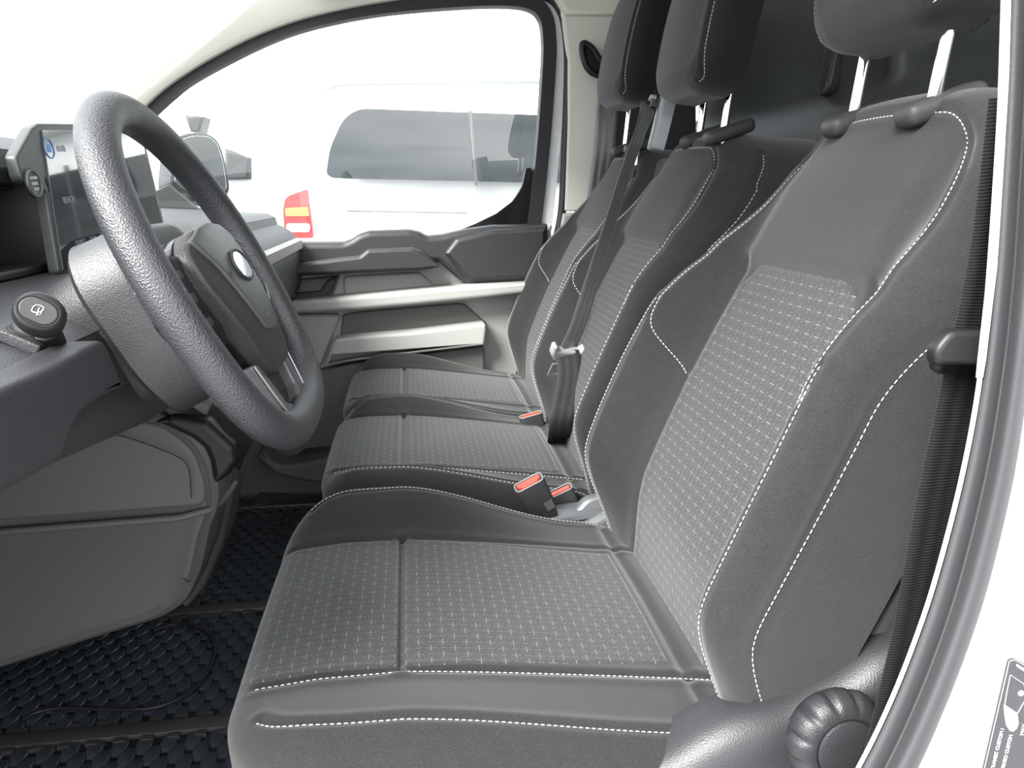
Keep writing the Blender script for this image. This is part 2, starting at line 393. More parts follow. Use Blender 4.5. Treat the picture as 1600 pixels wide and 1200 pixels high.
# ------------------------------------------------------------------ upholstery surfaces
def sstep(x): x = np.clip(x, 0, 1); return x * x * (3 - 2 * x)
class Pillow:
    """padded panel: a front face folded round its edges; point(s,t) gives the surface, s across, t along"""
    def __init__(self, O, ea, eb, en, A, B, rc, r, D, c0, H, W=None, flare=None, seams=()):
        self.O, self.ea, self.eb, self.en = [np.array(v, float) for v in (O, ea, eb, en)]
        self.A, self.B, self.rc, self.r, self.D, self.c0, self.H, self.W, self.fl = A, B, rc, r, D, c0, H, W, flare
        self.seams = seams
    def raw(self, s, t):
        A, B, rc, r = self.A, self.B, self.rc, self.r
        qx = np.abs(s) - (A - rc); qy = np.abs(t) - (B - rc)
        mx = np.maximum(qx, 0); my = np.maximum(qy, 0); l = np.hypot(mx, my)
        d = l + np.minimum(np.maximum(qx, qy), 0) - rc
        ll = np.maximum(l, 1e-9); nx = mx / ll * np.sign(s); ny = my / ll * np.sign(t)
        dp = np.clip(d, 0, None); dd = np.clip(d, 0, self.D)
        bx = s - nx * dp; by = t - ny * dp
        ang = np.minimum(dd / r, pi / 2); h = r * np.sin(ang); v = -r * (1 - np.cos(ang)) - np.maximum(dd - r * pi / 2, 0)
        b0 = by + self.c0
        x = bx
        if self.W is not None:
            w = self.W(b0); x = bx * (w / A)
        x = x + nx * h; y = b0 + ny * h
        if self.fl is not None:
            f, ft = self.fl(b0); k = np.maximum(-v - r * .5, 0)
            x = x + nx * f * k; y = y + ny * ft * k
        z = v + self.H(bx, b0)
        return self.O + x[..., None] * self.ea + y[..., None] * self.eb + z[..., None] * self.en
    def normal(self, s, t, e=2e-3):
        a = self.raw(s + e, t) - self.raw(s - e, t); b = self.raw(s, t + e) - self.raw(s, t - e)
        n = np.cross(a, b); n /= np.maximum(np.linalg.norm(n, axis=-1), 1e-9)[..., None]
        if np.dot(np.cross(self.ea, self.eb), self.en) < 0: n = -n
        return n
    def groove(self, s, t):
        g = np.zeros_like(s)
        for pts, dep, wid in self.seams:
            P = np.array(pts); best = np.full(s.shape, 1e9)
            for i in range(len(P) - 1):
                a, b = P[i], P[i + 1]; ab = b - a; L2 = max((ab ** 2).sum(), 1e-12)
                k = np.clip(((s - a[0]) * ab[0] + (t - a[1]) * ab[1]) / L2, 0, 1)
                best = np.minimum(best, np.hypot(s - a[0] - k * ab[0], t - a[1] - k * ab[1]))
            g += dep * (np.exp(-(best / wid) ** 2) - .35 * np.exp(-((best - 2.2 * wid) / (1.6 * wid)) ** 2))
        return g
    def at(self, s, t, lift=0.0):
        s = np.asarray(s, float); t = np.asarray(t, float)
        return self.raw(s, t) + self.normal(s, t) * (lift - self.groove(s, t))[..., None]
    def body(self, name, mat, parent, ns=150, nt=170):
        A, B, D = self.A, self.B, self.D
        s = np.concatenate([np.linspace(-A - D, -A, 26)[:-1], np.linspace(-A, A, ns), np.linspace(A, A + D, 26)[1:]])
        t = np.concatenate([np.linspace(-B - D, -B, 26)[:-1], np.linspace(-B, B, nt), np.linspace(B, B + D, 26)[1:]])
        G = self.at(*np.meshgrid(s, t, indexing='ij'))
        flip = np.dot(np.cross(self.ea, self.eb), self.en) > 0
        return grid_obj(name, G, mat, parent, flip=flip)
    def patch(self, name, mat, parent, t0, t1, wfun, rc, lift=.0012, ns=90, nt=140):
        """insert: half width wfun(b) in metres on the face, corners rounded by rc"""
        tt = t0 + (t1 - t0) * .5 * (1 - np.cos(np.linspace(0, pi, nt)))
        u = np.linspace(-1, 1, ns); G = []; UV = []
        for t in tt:
            b = t + self.c0; hw = wfun(b)
            dl = min(t - t0, t1 - t)
            rr = rc[0] if (t - t0) < (t1 - t) else rc[1]
            if dl < rr: hw = hw - rr + sqrt(max(rr * rr - (rr - dl) ** 2, 0))
            sc = self.A / self.W(b) if self.W is not None else 1.0
            s = u * hw * sc
            edge = np.clip(np.minimum((1 - np.abs(u)) * hw, dl) / .004, 0, 1)
            G.append(self.at(s, np.full(ns, t), 0) + self.normal(s, np.full(ns, t)) * (lift * (edge * 1.0) - .0006)[:, None]); UV.append(np.stack([u * hw + 1.0, np.full(ns, t + 1.0)], -1))
        flip = np.dot(np.cross(self.ea, self.eb), self.en) < 0
        return grid_obj(name, np.array(G), mat, parent, flip=flip, uv=np.array(UV))
    def stitch(self, name, lines, mat, parent, period=.0060, dash=.0043, w=.0013, off=.0035, kind=None):
        V = []; F = []
        for ln in lines:
            pts, side = ln if isinstance(ln, tuple) else (ln, 1)
            q = np.array(pts); P = self.raw(q[:, 0], q[:, 1]); N = self.normal(q[:, 0], q[:, 1])
            T = np.gradient(P, axis=0); T /= np.maximum(np.linalg.norm(T, axis=1), 1e-9)[:, None]
            Lt = np.cross(N, T); P = P + Lt * off * side + N * .0005
            L = np.concatenate([[0], np.cumsum(np.linalg.norm(np.diff(P, axis=0), axis=1))])
            n = int(L[-1] / period)
            for k in range(n):
                a = k * period; x = np.array([a, a + dash * .5, a + dash])
                p = np.stack([np.interp(x, L, P[:, i]) for i in range(3)], -1)
                nn = np.array([np.interp(a, L, N[:, i]) for i in range(3)]); tt = p[2] - p[0]; tt /= np.linalg.norm(tt) + 1e-9
                lt = np.cross(nn, tt); b0 = len(V)
                for i, (hh, ww) in enumerate(((.0001, .45), (.0009, 1), (.0001, .45))):
                    V += [p[i] - lt * w / 2 * ww, p[i] + nn * hh, p[i] + lt * w / 2 * ww]
                for i in (0, 1):
                    o = b0 + 3 * i; F += [(o, o + 1, o + 4, o + 3), (o + 1, o + 2, o + 5, o + 4)]
        return tag(mesh(name, V, F, mat, parent, True, 0), kind='stuff')

def arc_contour(A, B, rc, s0, side_from, side_to, n=16):
    """points along the face edge: up the side at s=+A from t=side_from, over the top, down at s=-A to t=side_to"""
    out = []
    for t in np.linspace(side_from, B - rc, 40): out.append((A, t))
    for k in range(1, n + 1):
        a = k / n * pi / 2; out.append((A - rc + rc * cos(a), B - rc + rc * sin(a)))
    for s in np.linspace(A - rc, -(A - rc), 30)[1:]: out.append((s, B))
    for k in range(1, n + 1):
        a = pi / 2 + k / n * pi / 2; out.append((-(A - rc) + rc * cos(a), B - rc + rc * sin(a)))
    for t in np.linspace(B - rc, side_to, 40)[1:]: out.append((-A, t))
    return out

def backrest(yc, parent, scale=1.0, O=(.262, 0, .335), rec=22.5, lift_hb=.058, name='backrest', fabs=(None, None), Wk=1.0, period=.0060, ins_hw=.137):
    r_ = radians(rec); eb = (sin(r_), 0, cos(r_)); en = (-cos(r_), 0, sin(r_))
    A, Ltot = .215, .655; B = Ltot / 2; c0 = B
    bw = [0, .08, .2, .32, .42, .50, .58, .64, .66]; ww = [.200, .214, .222, .220, .205, .184, .160, .142, .138]
    W = lambda b: np.interp(b, np.linspace(0, .66, 60), np.convolve(np.pad(np.interp(np.linspace(0, .66, 60), bw, ww), 4, mode='edge'), np.ones(9) / 9, 'valid')) * Wk
    def H(s, b):
        k = W(b) / A; a = np.abs(s) * k; w = W(b)
        hb = lift_hb * (1 - sstep((b - .36) / .22)) * sstep((b - .005) / .14) + .006
        e = hb * sstep((a - .135) / (w - .130)) ** 1.15
        up = .014 * sstep((b - .455) / .035) * (1 - sstep((a - .11) / .06) * .5)
        lum = .014 * np.sin(np.clip(b / .48, 0, 1) * pi)
        top = -.012 * sstep((b - .56) / .1) - .02 * (np.clip(a / w, 0, 1) ** 2) * sstep((b - .42) / .2)
        return e + up + lum + top - .034 * (1 - sstep(b / .17))
    fl = lambda b: (1.05 * sstep((b - .36) / .25), .35 + 0 * b)
    t_ins0, t_ins1 = -B - .002, .472 - c0
    contour = arc_contour(A, B, .075, A, .385 - c0, .385 - c0)
    tj = .385 - c0
    lines = {}
    lines['upper'] = contour
    si = .137 * A / float(W(np.array(.33)))
    jr = [(p[0], p[1]) for p in crom([(A, tj), (A * .93, tj - .045), (si * 1.01, tj - .085)], 10)]
    jl = [(-p[0], p[1]) for p in jr]
    lowr = [(A, t) for t in np.linspace(-B + .005, tj, 60)]; lowl = [(-A, t) for t in np.linspace(-B + .005, tj, 60)]
    sider = [(p[0], p[1]) for p in crom([(A + .052, -B + .015), (A + .058, -.1), (A + .062, .08), (A + .068, B - .075), *[(A - .075 + .141 * cos(q_), B - .075 + .141 * sin(q_)) for q_ in (.2, .4, .6, .8)]], 20)]
    sidel = [(-p[0], p[1]) for p in sider]
    insr = []; 
    seams = [(contour, .0035, .0035), (jr, .003, .0035), (jl, .003, .0035), (lowr, .003, .0035), (lowl, .003, .0035), (sider, .0035, .0035), (sidel, .0035, .0035)]
    # shadow gap round the insert
    bb = np.linspace(0, .472, 50); es = [(float(ins_hw * A / W(b)), float(b - c0)) for b in bb]
    P = Pillow((O[0], yc, O[2]), (0, 1, 0), eb, en, A, B, .075, .028, .165, c0, H, W, fl, seams + [(es, .002, .006), ([(-a, b) for a, b in es], .002, .006)])
    P.lines = dict(upper=contour, jr=jr, jl=jl, lowr=lowr, lowl=lowl, sider=sider, sidel=sidel)
    br = P.body(name, FAB, parent)
    ins = P.patch('insert_panel', INS, br, t_ins0, t_ins1, lambda b: ins_hw - .012 * max(0, (b - .2)) / .27, (.004, .045), lift=.0022)
    ins['label'] = 'paler woven panel patterned with small crosses'
    st = P.stitch('stitching', [(contour, -1), (jr, 1), (jl, -1), (lowr, 1), (lowl, -1), (sider, 1), (sidel, -1)], THREAD, br, period=period, dash=period * .7)
    st['label'] = 'white stitching along the seams'
    return br, P

def cushion(yc, parent, zt=.405, hn=.010, hf=.040, A=.222, ins_hw=.140, period=.0060, xf=-.150, xr=.305, slope=.14, name='cushion', seam_near=True, seam_far=True):
    B = (xr - xf) / 2; c0 = (xr + xf) / 2
    def H(s, b):
        a = np.abs(s); hb = np.where(s > 0, hf, hn) * (1 - 1.0 * sstep((b + .02) / .25)) * (.55 + .45 * sstep((b + .25) / .12))
        e = hb * sstep((a - ins_hw) / (A - ins_hw)) ** .9
        sl = -slope * np.maximum(b + .02, 0) ** 1.15 * 1.1 - .10 * np.maximum(-b - .10, 0)
        cr = -.007 * np.exp(-np.abs(b + .022) / .012) * (a < ins_hw + .05) * (1 - sstep((a - ins_hw + .01) / .02))
        crown = .004 * np.cos(np.clip(s / ins_hw, -1, 1) * pi / 2)
        return e + sl + cr + crown
    crest_n = [(-A, t) for t in np.linspace(-B + .055, B, 60)]
    crest_f = [(A, t) for t in np.linspace(-B + .055, B, 60)]
    edge_n = [(-ins_hw - .004, t) for t in np.linspace(-B - .01, B, 60)]
    edge_f = [(ins_hw + .004, t) for t in np.linspace(-B - .02, B, 60)]
    crest_n = [(p[0], p[1]) for p in crom([(-A + .022, -B + .004), (-A + .010, -B + .022), (-A + .002, -B + .055), (-A - .001, -B + .11), (-A - .002, 0), (-A - .004, B)], 20)]
    crest_f = [(-p[0], p[1]) for p in crest_n]
    seams = [(crest_n, .0035, .0035), (crest_f, .0035, .0035), (edge_n, .003, .004), (edge_f, .002, .004),
             ([(-A, B - .03 + .0), (A, B - .03)], .003, .006), ([(-ins_hw, -.022 - c0), (ins_hw, -.022 - c0)], .007, .0035)]
    P = Pillow((0, yc, zt), (0, 1, 0), (1, 0, 0), (0, 0, 1), A, B, .075, .036, .115, c0, H, None, lambda b: (.10 + 0 * b, -.06 + 0 * b), seams)
    c = P.body(name, FAB, parent)
    ins = P.patch('insert_panel', INS, c, -B - .035, .262 - c0, lambda b: ins_hw - .001 - .012 * max(0, b) / .23, (.03, .006), lift=.002)
    ins['label'] = 'paler woven panel patterned with small crosses'
    ls = []
    if seam_near: ls += [(crest_n, -1), (edge_n, -1)]
    if seam_far: ls += [(crest_f, 1)]
    st = P.stitch('stitching', ls, THREAD, c, period=period, dash=period * .7); st['label'] = 'white stitching along the seams'
    return c, P

def headrest(yc, parent, x0=.50, z0=1.0, hw=.135, ht=.20, tilt=12, post_dy=.068, post_x=.530, post_z0=.94, seam=True):
    t_ = radians(tilt); eb = (sin(t_), 0, cos(t_)); en = (-cos(t_), 0, sin(t_))
    A, B = hw - .035, ht / 2 - .03
    def H(s, b): return .010 * np.cos(np.clip(s / A, -1, 1) * 1.3) + .008 * np.cos((b - B) / B * 1.2)
    O = (x0, yc, z0 + .035)
    cn = [(A + .018, t) for t in np.linspace(-B - .012, B + .012, 40)]; cn = [(p[0], p[1]) for p in crom([(A + .004, -B - .030), (A + .020, -B - .012), (A + .022, 0), (A + .02, B)], 16)]
    cf = [(-p[0], p[1]) for p in cn]
    P = Pillow(O, (0, 1, 0), eb, en, A, B, .03, .042, .105, B, H, None, lambda b: (-.08 + 0 * b, -.1 + 0 * b), [(cn, .003, .003), (cf, .003, .003)])
    hr = P.body('head_restraint', FABD, parent, 60, 60)
    bk = rbox('back_shell', (x0 + .075, yc, z0 + ht * .5 + .01), (.05, hw * 2 - .045, ht - .04), BLACK, hr, r=.02, rot=Matrix.Rotation(t_, 3, 'Y'), seg=4)
    if seam:
        st = P.stitch('stitching', [(cn, 1), (cf, -1)], THREAD, hr); st['label'] = 'white stitching along the seams'
    for sgn in (-1, 1):
        y = yc + sgn * post_dy
        p0 = Vector((post_x - .01, y, post_z0 - .04)); p1 = Vector((post_x + .006, y, z0 + .05))
        pp = [(p0 + (p1 - p0) * k / 4) for k in range(5)]
        po = tube('post', [tuple(q) for q in pp], .0068, CHROME, hr, 16, up=(1, 0, 0)); po['label'] = 'chrome post'
        # sleeve guide
        sl = roundpoly([(-.016, -.024), (.016, -.024), (.016, .024), (-.016, .024)], .013, 6)
        en2 = np.array(eb); e1 = np.array((cos(t_), 0, -sin(t_)))
        c = p0 + (p1 - p0) * .30
        c = p0 + (p1 - p0) * .30
        rbox('post_guide', (c.x + .008, c.y, post_z0 + .004), (.088, .036, .024), DARKM, hr, r=.010, rot=Matrix.Rotation(-.32, 3, 'Y'), seg=4)
        continue
        slab('post_guide', [(a * 1.15, b * 1.15) for a, b in sl], (c.x, c.y, post_z0 + .013), (cos(.35), 0, -sin(.1)), (0, 1, 0), (-.12, 0, 1), .03, DARK, hr, r=.007, seg=4)
    return hr

# ------------------------------------------------------------------ setting: cab shell
fl = rbox('floor', (-.15, 1.25, -.03), (1.9, 1.75, .05), RUBBER, r=.0); tag(fl, kind='structure')
# rear bulkhead with a shaped front
def bulk(y, z):
    x = .80 + .05 * sstep(np.array((y - 1.0) / .3)) - .03 * np.exp(-((y - 1.15) / .10) ** 2) * (1 - sstep(np.array((z - 1.05) / .2)) * .3)
    x = x - .10 * (1 - sstep(np.array((z - .90) / .16)))
    x = x - .05 * np.exp(-((y - .62) / .12) ** 2)
    return x
ys = np.linspace(.40, 2.15, 90); zs = np.linspace(0, 1.45, 70)
Yg, Zg = np.meshgrid(ys, zs, indexing='ij'); G = np.stack([bulk(Yg, Zg), Yg, Zg], -1)
wr = grid_obj('wall_rear', G, BULK, None, flip=False); tag(wr, 'dark moulded plastic bulkhead behind the seats', kind='structure')
wr.modifiers.new('thick', 'SOLIDIFY').thickness = -.01
# oval finger recess on the bulkhead
o = PX(1272, 98, .80); ov = [(0.020 * cos(t) * (1 if abs(cos(t)) < .9 else 1), (.048 if True else 0) * sin(t)) for t in np.linspace(0, 2 * pi, 32, endpoint=False)]
ovl = roundpoly([(-.026, -.075), (.026, -.075), (.026, .075), (-.026, .075)], .026, 8)
slab('recess_rim', ovl, (o.x + .028, o.y, o.z + .015), (.1, 1, 0), (.12, 0, 1), (-1, .05, .1), .02, BULK, wr, r=.008, seg=4)
slab('recess_cup', [(a * .7, b * .86) for a, b in ovl], (o.x + .0265, o.y, o.z + .015), (.1, 1, 0), (.12, 0, 1), (-1, .05, .1), .02, BLACK, wr, r=.004)

# roof / headliner
roofp = [(.86, 1.42), (.5, 1.44), (.1, 1.43), (-.12, 1.405), (-.25, 1.37), (-.27, 1.40), (-.1, 1.45), (.5, 1.50), (.86, 1.48)]
rf = profile_y('ceiling', roofp, .42, 2.06, CREAM, None, sharp=30); tag(rf, 'cream headliner', kind='structure')
# curved side rail of the roof above the far door
railpx = [(240, 150), (300, 104), (380, 62), (470, 28), (560, 8), (640, -6), (740, -18), (840, -16), (900, 10), (920, 60)]

# passenger B pillar trim
pil = empty('wall_right', (.6, 2.12, 0)); tag(pil, 'passenger side pillar trim behind the door', kind='structure')
relief('upper_pillar_trim', [(881, 330), (885, 200), (886, 95), (878, 30), (860, -40), (962, -60), (966, 100), (962, 332)], 2.10, .06, CREAM, pil, r=.010)
relief('lower_pillar_trim', [(815, 640), (845, 480), (868, 400), (880, 333), (1080, 333), (1080, 700), (815, 700)], 2.095, .06, GREY, pil, r=.008)
relief('rear_side_trim', [(955, -80), (1088, -80), (1088, 420), (955, 420)], 2.125, .05, BULK, pil, r=.004)
relief('headliner_corner', [(886, 22), (868, -8), (850, -60), (1100, -90), (1100, 22)], 2.07, .08, CREAM, pil, r=.01)

# passenger A pillar trim and roof rail (cream, swept along the door opening)
ap = [(180, 214), (240, 150), (300, 106), (380, 62), (450, 34), (520, 15), (600, 0), (700, -12), (800, -14), (860, -6)]
path = []
for i, (x, y) in enumerate(ap):
    q = PY(x, y, 2.10); path.append((q.x, q.y, q.z))
path = crom(path, 8)
prof = [(-.035, -.012), (.03, -.020), (.045, -.012), (.05, .10), (.03, .13), (-.05, .13)]
# section: first coord ~ across (y), second ~ up
P_, T_, A_, B_ = frames(path, False, (0, 1, 0))
secs = []
for p, t, a, b in zip(P_, T_, A_, B_):
    n = np.array([-t[2], 0, t[0]]); n = n if n[2] > 0 else -n
    sec = []
    for (yy, uu) in [(.02, -.004), (-.012, -.004), (-.020, .004), (-.045, .06), (-.075, .11), (-.06, .125), (.03, .125)]:
        sec.append(p + np.array([0, 1, 0]) * yy + n * uu)
    secs.append(sec)
apo = loft('trim_1', secs, CREAM, None, 30); tag(apo, 'cream A pillar and roof rail trim above the passenger door', kind='structure')

# white painted door frame, rubber seals and glass of the passenger door
win_out = [(232, 172), (300, 122), (380, 80), (450, 50), (520, 30), (600, 16), (700, 6), (780, 2), (828, 6), (852, 24), (864, 60), (866, 110), (858, 210), (850, 300), (842, 355)]
door = empty('door_1', (-.1, 2.12, 0)); tag(door, 'passenger door with dark upper trim and grey lower panel', kind='structure')
def px_path(pts, Y, n=8): return crom([tuple(PY(x, y, Y)) for x, y in pts], n)
o = tube('window_seal', px_path([(225, 182), (262, 148), (300, 119), (380, 76), (450, 46), (520, 27), (600, 13), (700, 4), (780, 1), (828, 7), (850, 28), (856, 66), (855, 110), (848, 210), (839, 300), (832, 358)], 2.13), None, RUBBER, door, up=(0, 1, 0), prof=[(-.020, -.02), (.016, -.02), (.020, 0), (.016, .02), (-.020, .02)])
o = tube('door_frame', px_path([(842, 4), (866, 28), (872, 66), (871, 110), (863, 210), (855, 300), (849, 358)], 2.135), None, WHITEP, door, up=(0, 1, 0), prof=[(-.022, -.015), (.020, -.015), (.022, 0), (.020, .02), (-.022, .02)]); o['label'] = 'white painted window frame'
sp = tube('trim_2', px_path([(820, -14), (858, -4), (878, 20), (886, 60), (888, 110), (884, 220), (878, 330), (862, 400), (843, 470), (826, 560), (816, 640), (812, 700)], 2.115), .0125, RUBBER, None, 12, up=(0, 1, 0))
tag(sp, 'black rubber door seal round the passenger door opening', kind='structure')
o = tube('seal_bead', px_path([(845, 360), (845, 410), (835, 470), (820, 540), (806, 600), (800, 680)], 2.10), .006, RUBBER, door, 8, up=(0, 1, 0))
o = tube('door_edge', px_path([(858, 352), (857, 400), (846, 450), (832, 505), (818, 560), (808, 620), (804, 690)], 2.12), .006, WHITEP, door, 8, up=(0, 1, 0)); o['label'] = 'white painted door edge'
gl = relief('window_pane', [(225, 184), (300, 120), (400, 66), (500, 32), (600, 13), (700, 5), (790, 2), (845, 20), (856, 70), (853, 150), (842, 280), (830, 360), (400, 380), (250, 370), (180, 330), (190, 215)], 2.135, .004, GLASS, door, r=.0005)
# black curved corner of the window
relief('window_corner', [(712, 362), (742, 350), (775, 334), (800, 315), (815, 292), (822, 262), (830, 262), (842, 300), (838, 362)], 2.122, .012, GLOSS, door, r=.002)

# door card
relief('door_panel', [(300, 420), (400, 376), (858, 360), (856, 400), (848, 448), (836, 500), (822, 560), (812, 630), (800, 760), (380, 800), (370, 700), (300, 560)], 2.10, .035, GREY, door, r=.006)
relief('upper_trim', [(240, 400), (330, 385), (430, 380), (536, 379), (548, 374), (560, 366), (576, 361), (640, 359), (655, 362), (668, 369), (690, 367), (730, 358), (770, 352), (857, 350), (853, 438), (760, 444), (733, 446), (716, 436), (686, 410), (600, 414), (420, 432), (240, 452)], 2.055, .05, DARK, door, r=.016, corner=.006, seg=5)
relief('trim_block', [(712, 372), (770, 358), (854, 356), (851, 434), (738, 441), (722, 432), (694, 396)], 2.045, .05, DARK, door, r=.014, corner=.008, seg=4)
relief('grab_handle', [(428, 430), (440, 415), (535, 403), (562, 400), (574, 390), (646, 387), (658, 392), (688, 417), (662, 423), (540, 428), (532, 429), (438, 433)], 2.00, .055, DARK, door, r=.010, corner=.005, seg=4)
relief('handle_bowl', [(430, 440), (532, 430), (520, 462), (456, 468), (440, 460)], 2.085, .02, GREYL, door, r=.006, corner=.008)
relief('door_opener', [(462, 458), (500, 455), (512, 438), (528, 432), (520, 452), (510, 464), (466, 468)], 2.07, .02, DARKM, door, r=.004, corner=.004)
relief('armrest_ledge', [(455, 470), (520, 466), (700, 449), (742, 446), (845, 441), (838, 456), (760, 466), (640, 478), (560, 485), (470, 490), (452, 492)], 2.015, .09, GREY, door, r=.012, corner=.006, seg=5)
relief('armrest_bowl', [(536, 432), (655, 425), (686, 452), (538, 468)], 2.09, .012, GREY, door, r=.006, corner=.012)
relief('pocket_recess', [(535, 492), (560, 487), (715, 474), (727, 476), (760, 505), (758, 520), (530, 545)], 2.088, .014, GREYM, door, r=.004, corner=.006)
relief('pocket_wall', [(522, 532), (545, 527), (640, 520), (758, 506), (761, 512), (757, 540), (640, 554), (560, 564), (508, 572), (512, 555)], 2.02, .065, GREY, door, r=.008, corner=.006, seg=4)
relief('corner_panel', [(440, 492), (529, 491), (530, 500), (517, 530), (503, 568), (492, 580), (470, 575), (440, 560)], 2.075, .03, GREY, door, r=.008, corner=.006, seg=4)
relief('kick_panel', [(500, 580), (560, 566), (757, 541), (757, 620), (750, 760), (498, 790), (380, 790), (330, 720), (400, 640), (470, 585)], 2.06, .04, GREYL, door, r=.006, corner=.01)
relief('bottle_holder', [(410, 700), (425, 722), (445, 728), (520, 715), (525, 760), (470, 752), (430, 742), (400, 716)], 1.98, .09, GREYL, door, r=.010, corner=.01)
relief('holder_recess', [(452, 722), (475, 702), (515, 697), (522, 716), (470, 724)], 2.055, .01, BLACK, door, r=.002, corner=.006)
relief('sill_step', [(396, 788), (560, 796), (560, 810), (394, 800)], 1.97, .12, GREYM, door, r=.004)

# windscreen glass and passenger quarter
wsv = [(-.25, .43, 1.38), (-.25, 2.06, 1.38), (-1.0, 2.06, .84), (-1.0, .43, .84)]
ws = []
for i in range(13):
    t = i / 12; ws.append([(-.25 - .75 * t - .10 * sin(pi * j / 12) * 1.0, .43 + 1.63 * j / 12, 1.385 - .54 * t + .0) for j in range(13)])
w1 = grid_obj('window_1', np.array(ws), GLASS, None); tag(w1, 'windscreen glass', kind='structure')

# driver's door opening: near B pillar with seal
def near_path(pts, Y, n=10): return crom([tuple(PY(x, y, Y)) for x, y in pts], n)
jamb = empty('wall_left', (.36, .42, 0)); tag(jamb, "driver's side door jamb in white body colour", kind='structure')
SEAL_Y = .40
# seal edge curves (left lip, left of bulb, right of bulb) down the opening
yy = [-150, 0, 150, 300, 450, 600, 750, 900, 1000, 1100, 1200, 1330]
xl = [1583, 1578, 1572, 1563, 1552, 1534, 1506, 1467, 1434, 1394, 1345, 1270]
xr = [1660, 1652, 1645, 1637, 1627, 1611, 1588, 1553, 1522, 1484, 1440, 1370]
def lerp(a, b, t): return a + (b - a) * t
secs = []
for y, a, b in zip(yy, xl, xr):
    row = []
    for t, dy in ((-.02, .030), (0, .010), (.04, .002), (.16, -.001), (.30, .001), (.40, .003), (.47, -.001), (.62, -.010), (.78, -.012), (.92, -.006), (1.0, .006), (1.02, .05), (-.02, .05)):
        q = PY(lerp(a, b, min(max(t, .0), 1.0)), y, SEAL_Y + .01 + dy); row.append((q.x + (.010 if t < 0 else 0), q.y, q.z))
    secs.append(row)
secs = np.array(secs); dense = np.stack([crom([tuple(p) for p in secs[:, k]], 8) for k in range(secs.shape[1])], 1)
mid_ = np.stack([crom([tuple(p) for p in dense[i, 1:11]], 5) for i in range(len(dense))]); dense = np.concatenate([dense[:, :1], mid_, dense[:, 11:]], 1)
o = loft('door_seal', dense, SEALM, jamb, 60, flip=False); o['label'] = 'grey rubber weather seal following the door opening'
o = tube('seal_lip', near_path([(x - 5 - (3 if y < 560 else -1), y) for x, y in zip(xl, yy)], SEAL_Y + .015), None, SEALE, jamb, up=(0, 1, 0), prof=[(-.0010, -.0010), (.0012, -.0010), (.0012, .0010), (-.0010, .0010)]); o['label'] = 'thin cream edge strip'
# upper wider pillar edge
secs = []
for y, a, b in ((-150, 1568, 1590), (0, 1563, 1580), (200, 1557, 1574), (400, 1545, 1560), (560, 1527, 1541), (590, 1524, 1536)):
    secs.append([tuple(PY(a, y, .425)), tuple(PY(a + 1, y, .418)), tuple(PY(b, y, .412)), tuple(PY(b, y, .45)), tuple(PY(a, y, .45))])
loft('pillar_flange', secs, WHITEP, jamb, 50)
# white body side outside the seal
rows = []
for y, b in zip(yy, xr):
    row = []
    for t, dy in ((0, .012), (30, .004), (140, 0.0), (360, .0), (900, .0)):
        q = PY(b - 6 + t, y, SEAL_Y); row.append((q.x, q.y + dy, q.z))
    rows.append(row)
bp = grid_obj('body_side', np.array(rows), WHITEP, jamb, flip=True); bp.modifiers.new('thick', 'SOLIDIFY').thickness = .004
bp['label'] = 'white painted body panel beside the seal'
# sill and lower body under the camera side
rbox('door_sill', (-.15, .43, -.06), (1.5, .10, .14), WHITEP, jamb, r=.02)
rbox('unseen_front_pillar', (-.86, .40, .38), (.50, .06, .95), DARKM, jamb, r=.02)  # unseen pillar block, added to keep light out of the footwell
rbox('roof_rail', (.1, .43, 1.42), (1.3, .06, .08), CREAM, jamb, r=.02)

# black sticker with white print at the foot of the jamb
stk = empty('information_sticker', tuple(PY(1580, 1110, .397))); tag(stk, 'dark grey printed label with white van outline and slanted lettering on the white door jamb', 'sticker')
SO = PY(1585, 1110, .397)
a_ = PY(1578, 1048, .397); b_ = PY(1540, 1195, .397); up_ = (a_ - b_).normalized(); rt_ = up_.cross(Vector((0, 1, 0))) * -1
rt_ = Vector((0, -1, 0)).cross(up_) * -1
if rt_.x < 0: rt_ = -rt_
STK = mat('sticker_grey', (.055, .055, .06), .5)
# local frame: origin on the left edge of the label
LO = PY(1581, 1028, .3968)
def sl_(px, py):
    q = PY(px, py, .3968) - LO; return (q.dot(rt_), q.dot(up_))
lp = [sl_(1575, 1030), sl_(1584, 1028), sl_(1640, 1058), sl_(1600, 1260), sl_(1522, 1260)]
slab('label_sheet', lp, tuple(LO), tuple(rt_), tuple(up_), (0, -1, 0), .0006, STK, stk, r=.0002, corner=.0015)
bord = roundpoly(lp, .0015); cen = bord.mean(0)
tube('label_border', [tuple(LO + rt_ * float(cen[0] + (a - cen[0]) * .93) + up_ * float(cen[1] + (b - cen[1]) * .975) + Vector((0, -.0002, 0))) for a, b in bord], .00022, PRINTW, stk, 6, closed=True, up=(0, 1, 0))
def sp_(name, pts, depth=.0004, m=PRINTW): return slab(name, [sl_(x, y) for x, y in pts], tuple(LO + Vector((0, -.0004, 0))), tuple(rt_), tuple(up_), (0, -1, 0), depth, m, stk, r=.0001, corner=.0004)
sp_('printed_bonnet', [(1568.5, 1100), (1589, 1114), (1591, 1130), (1588, 1138), (1582, 1143), (1577, 1141), (1572, 1133), (1569, 1115)])
tube('printed_outline', [tuple(LO + rt_ * sl_(x, y)[0] + up_ * sl_(x, y)[1] + Vector((0, -.0004, 0))) for x, y in ((1569, 1101), (1573, 1078), (1578, 1054), (1599, 1068), (1603, 1090), (1589, 1114))], .00028, PRINTW, stk, 6, up=(0, 1, 0))
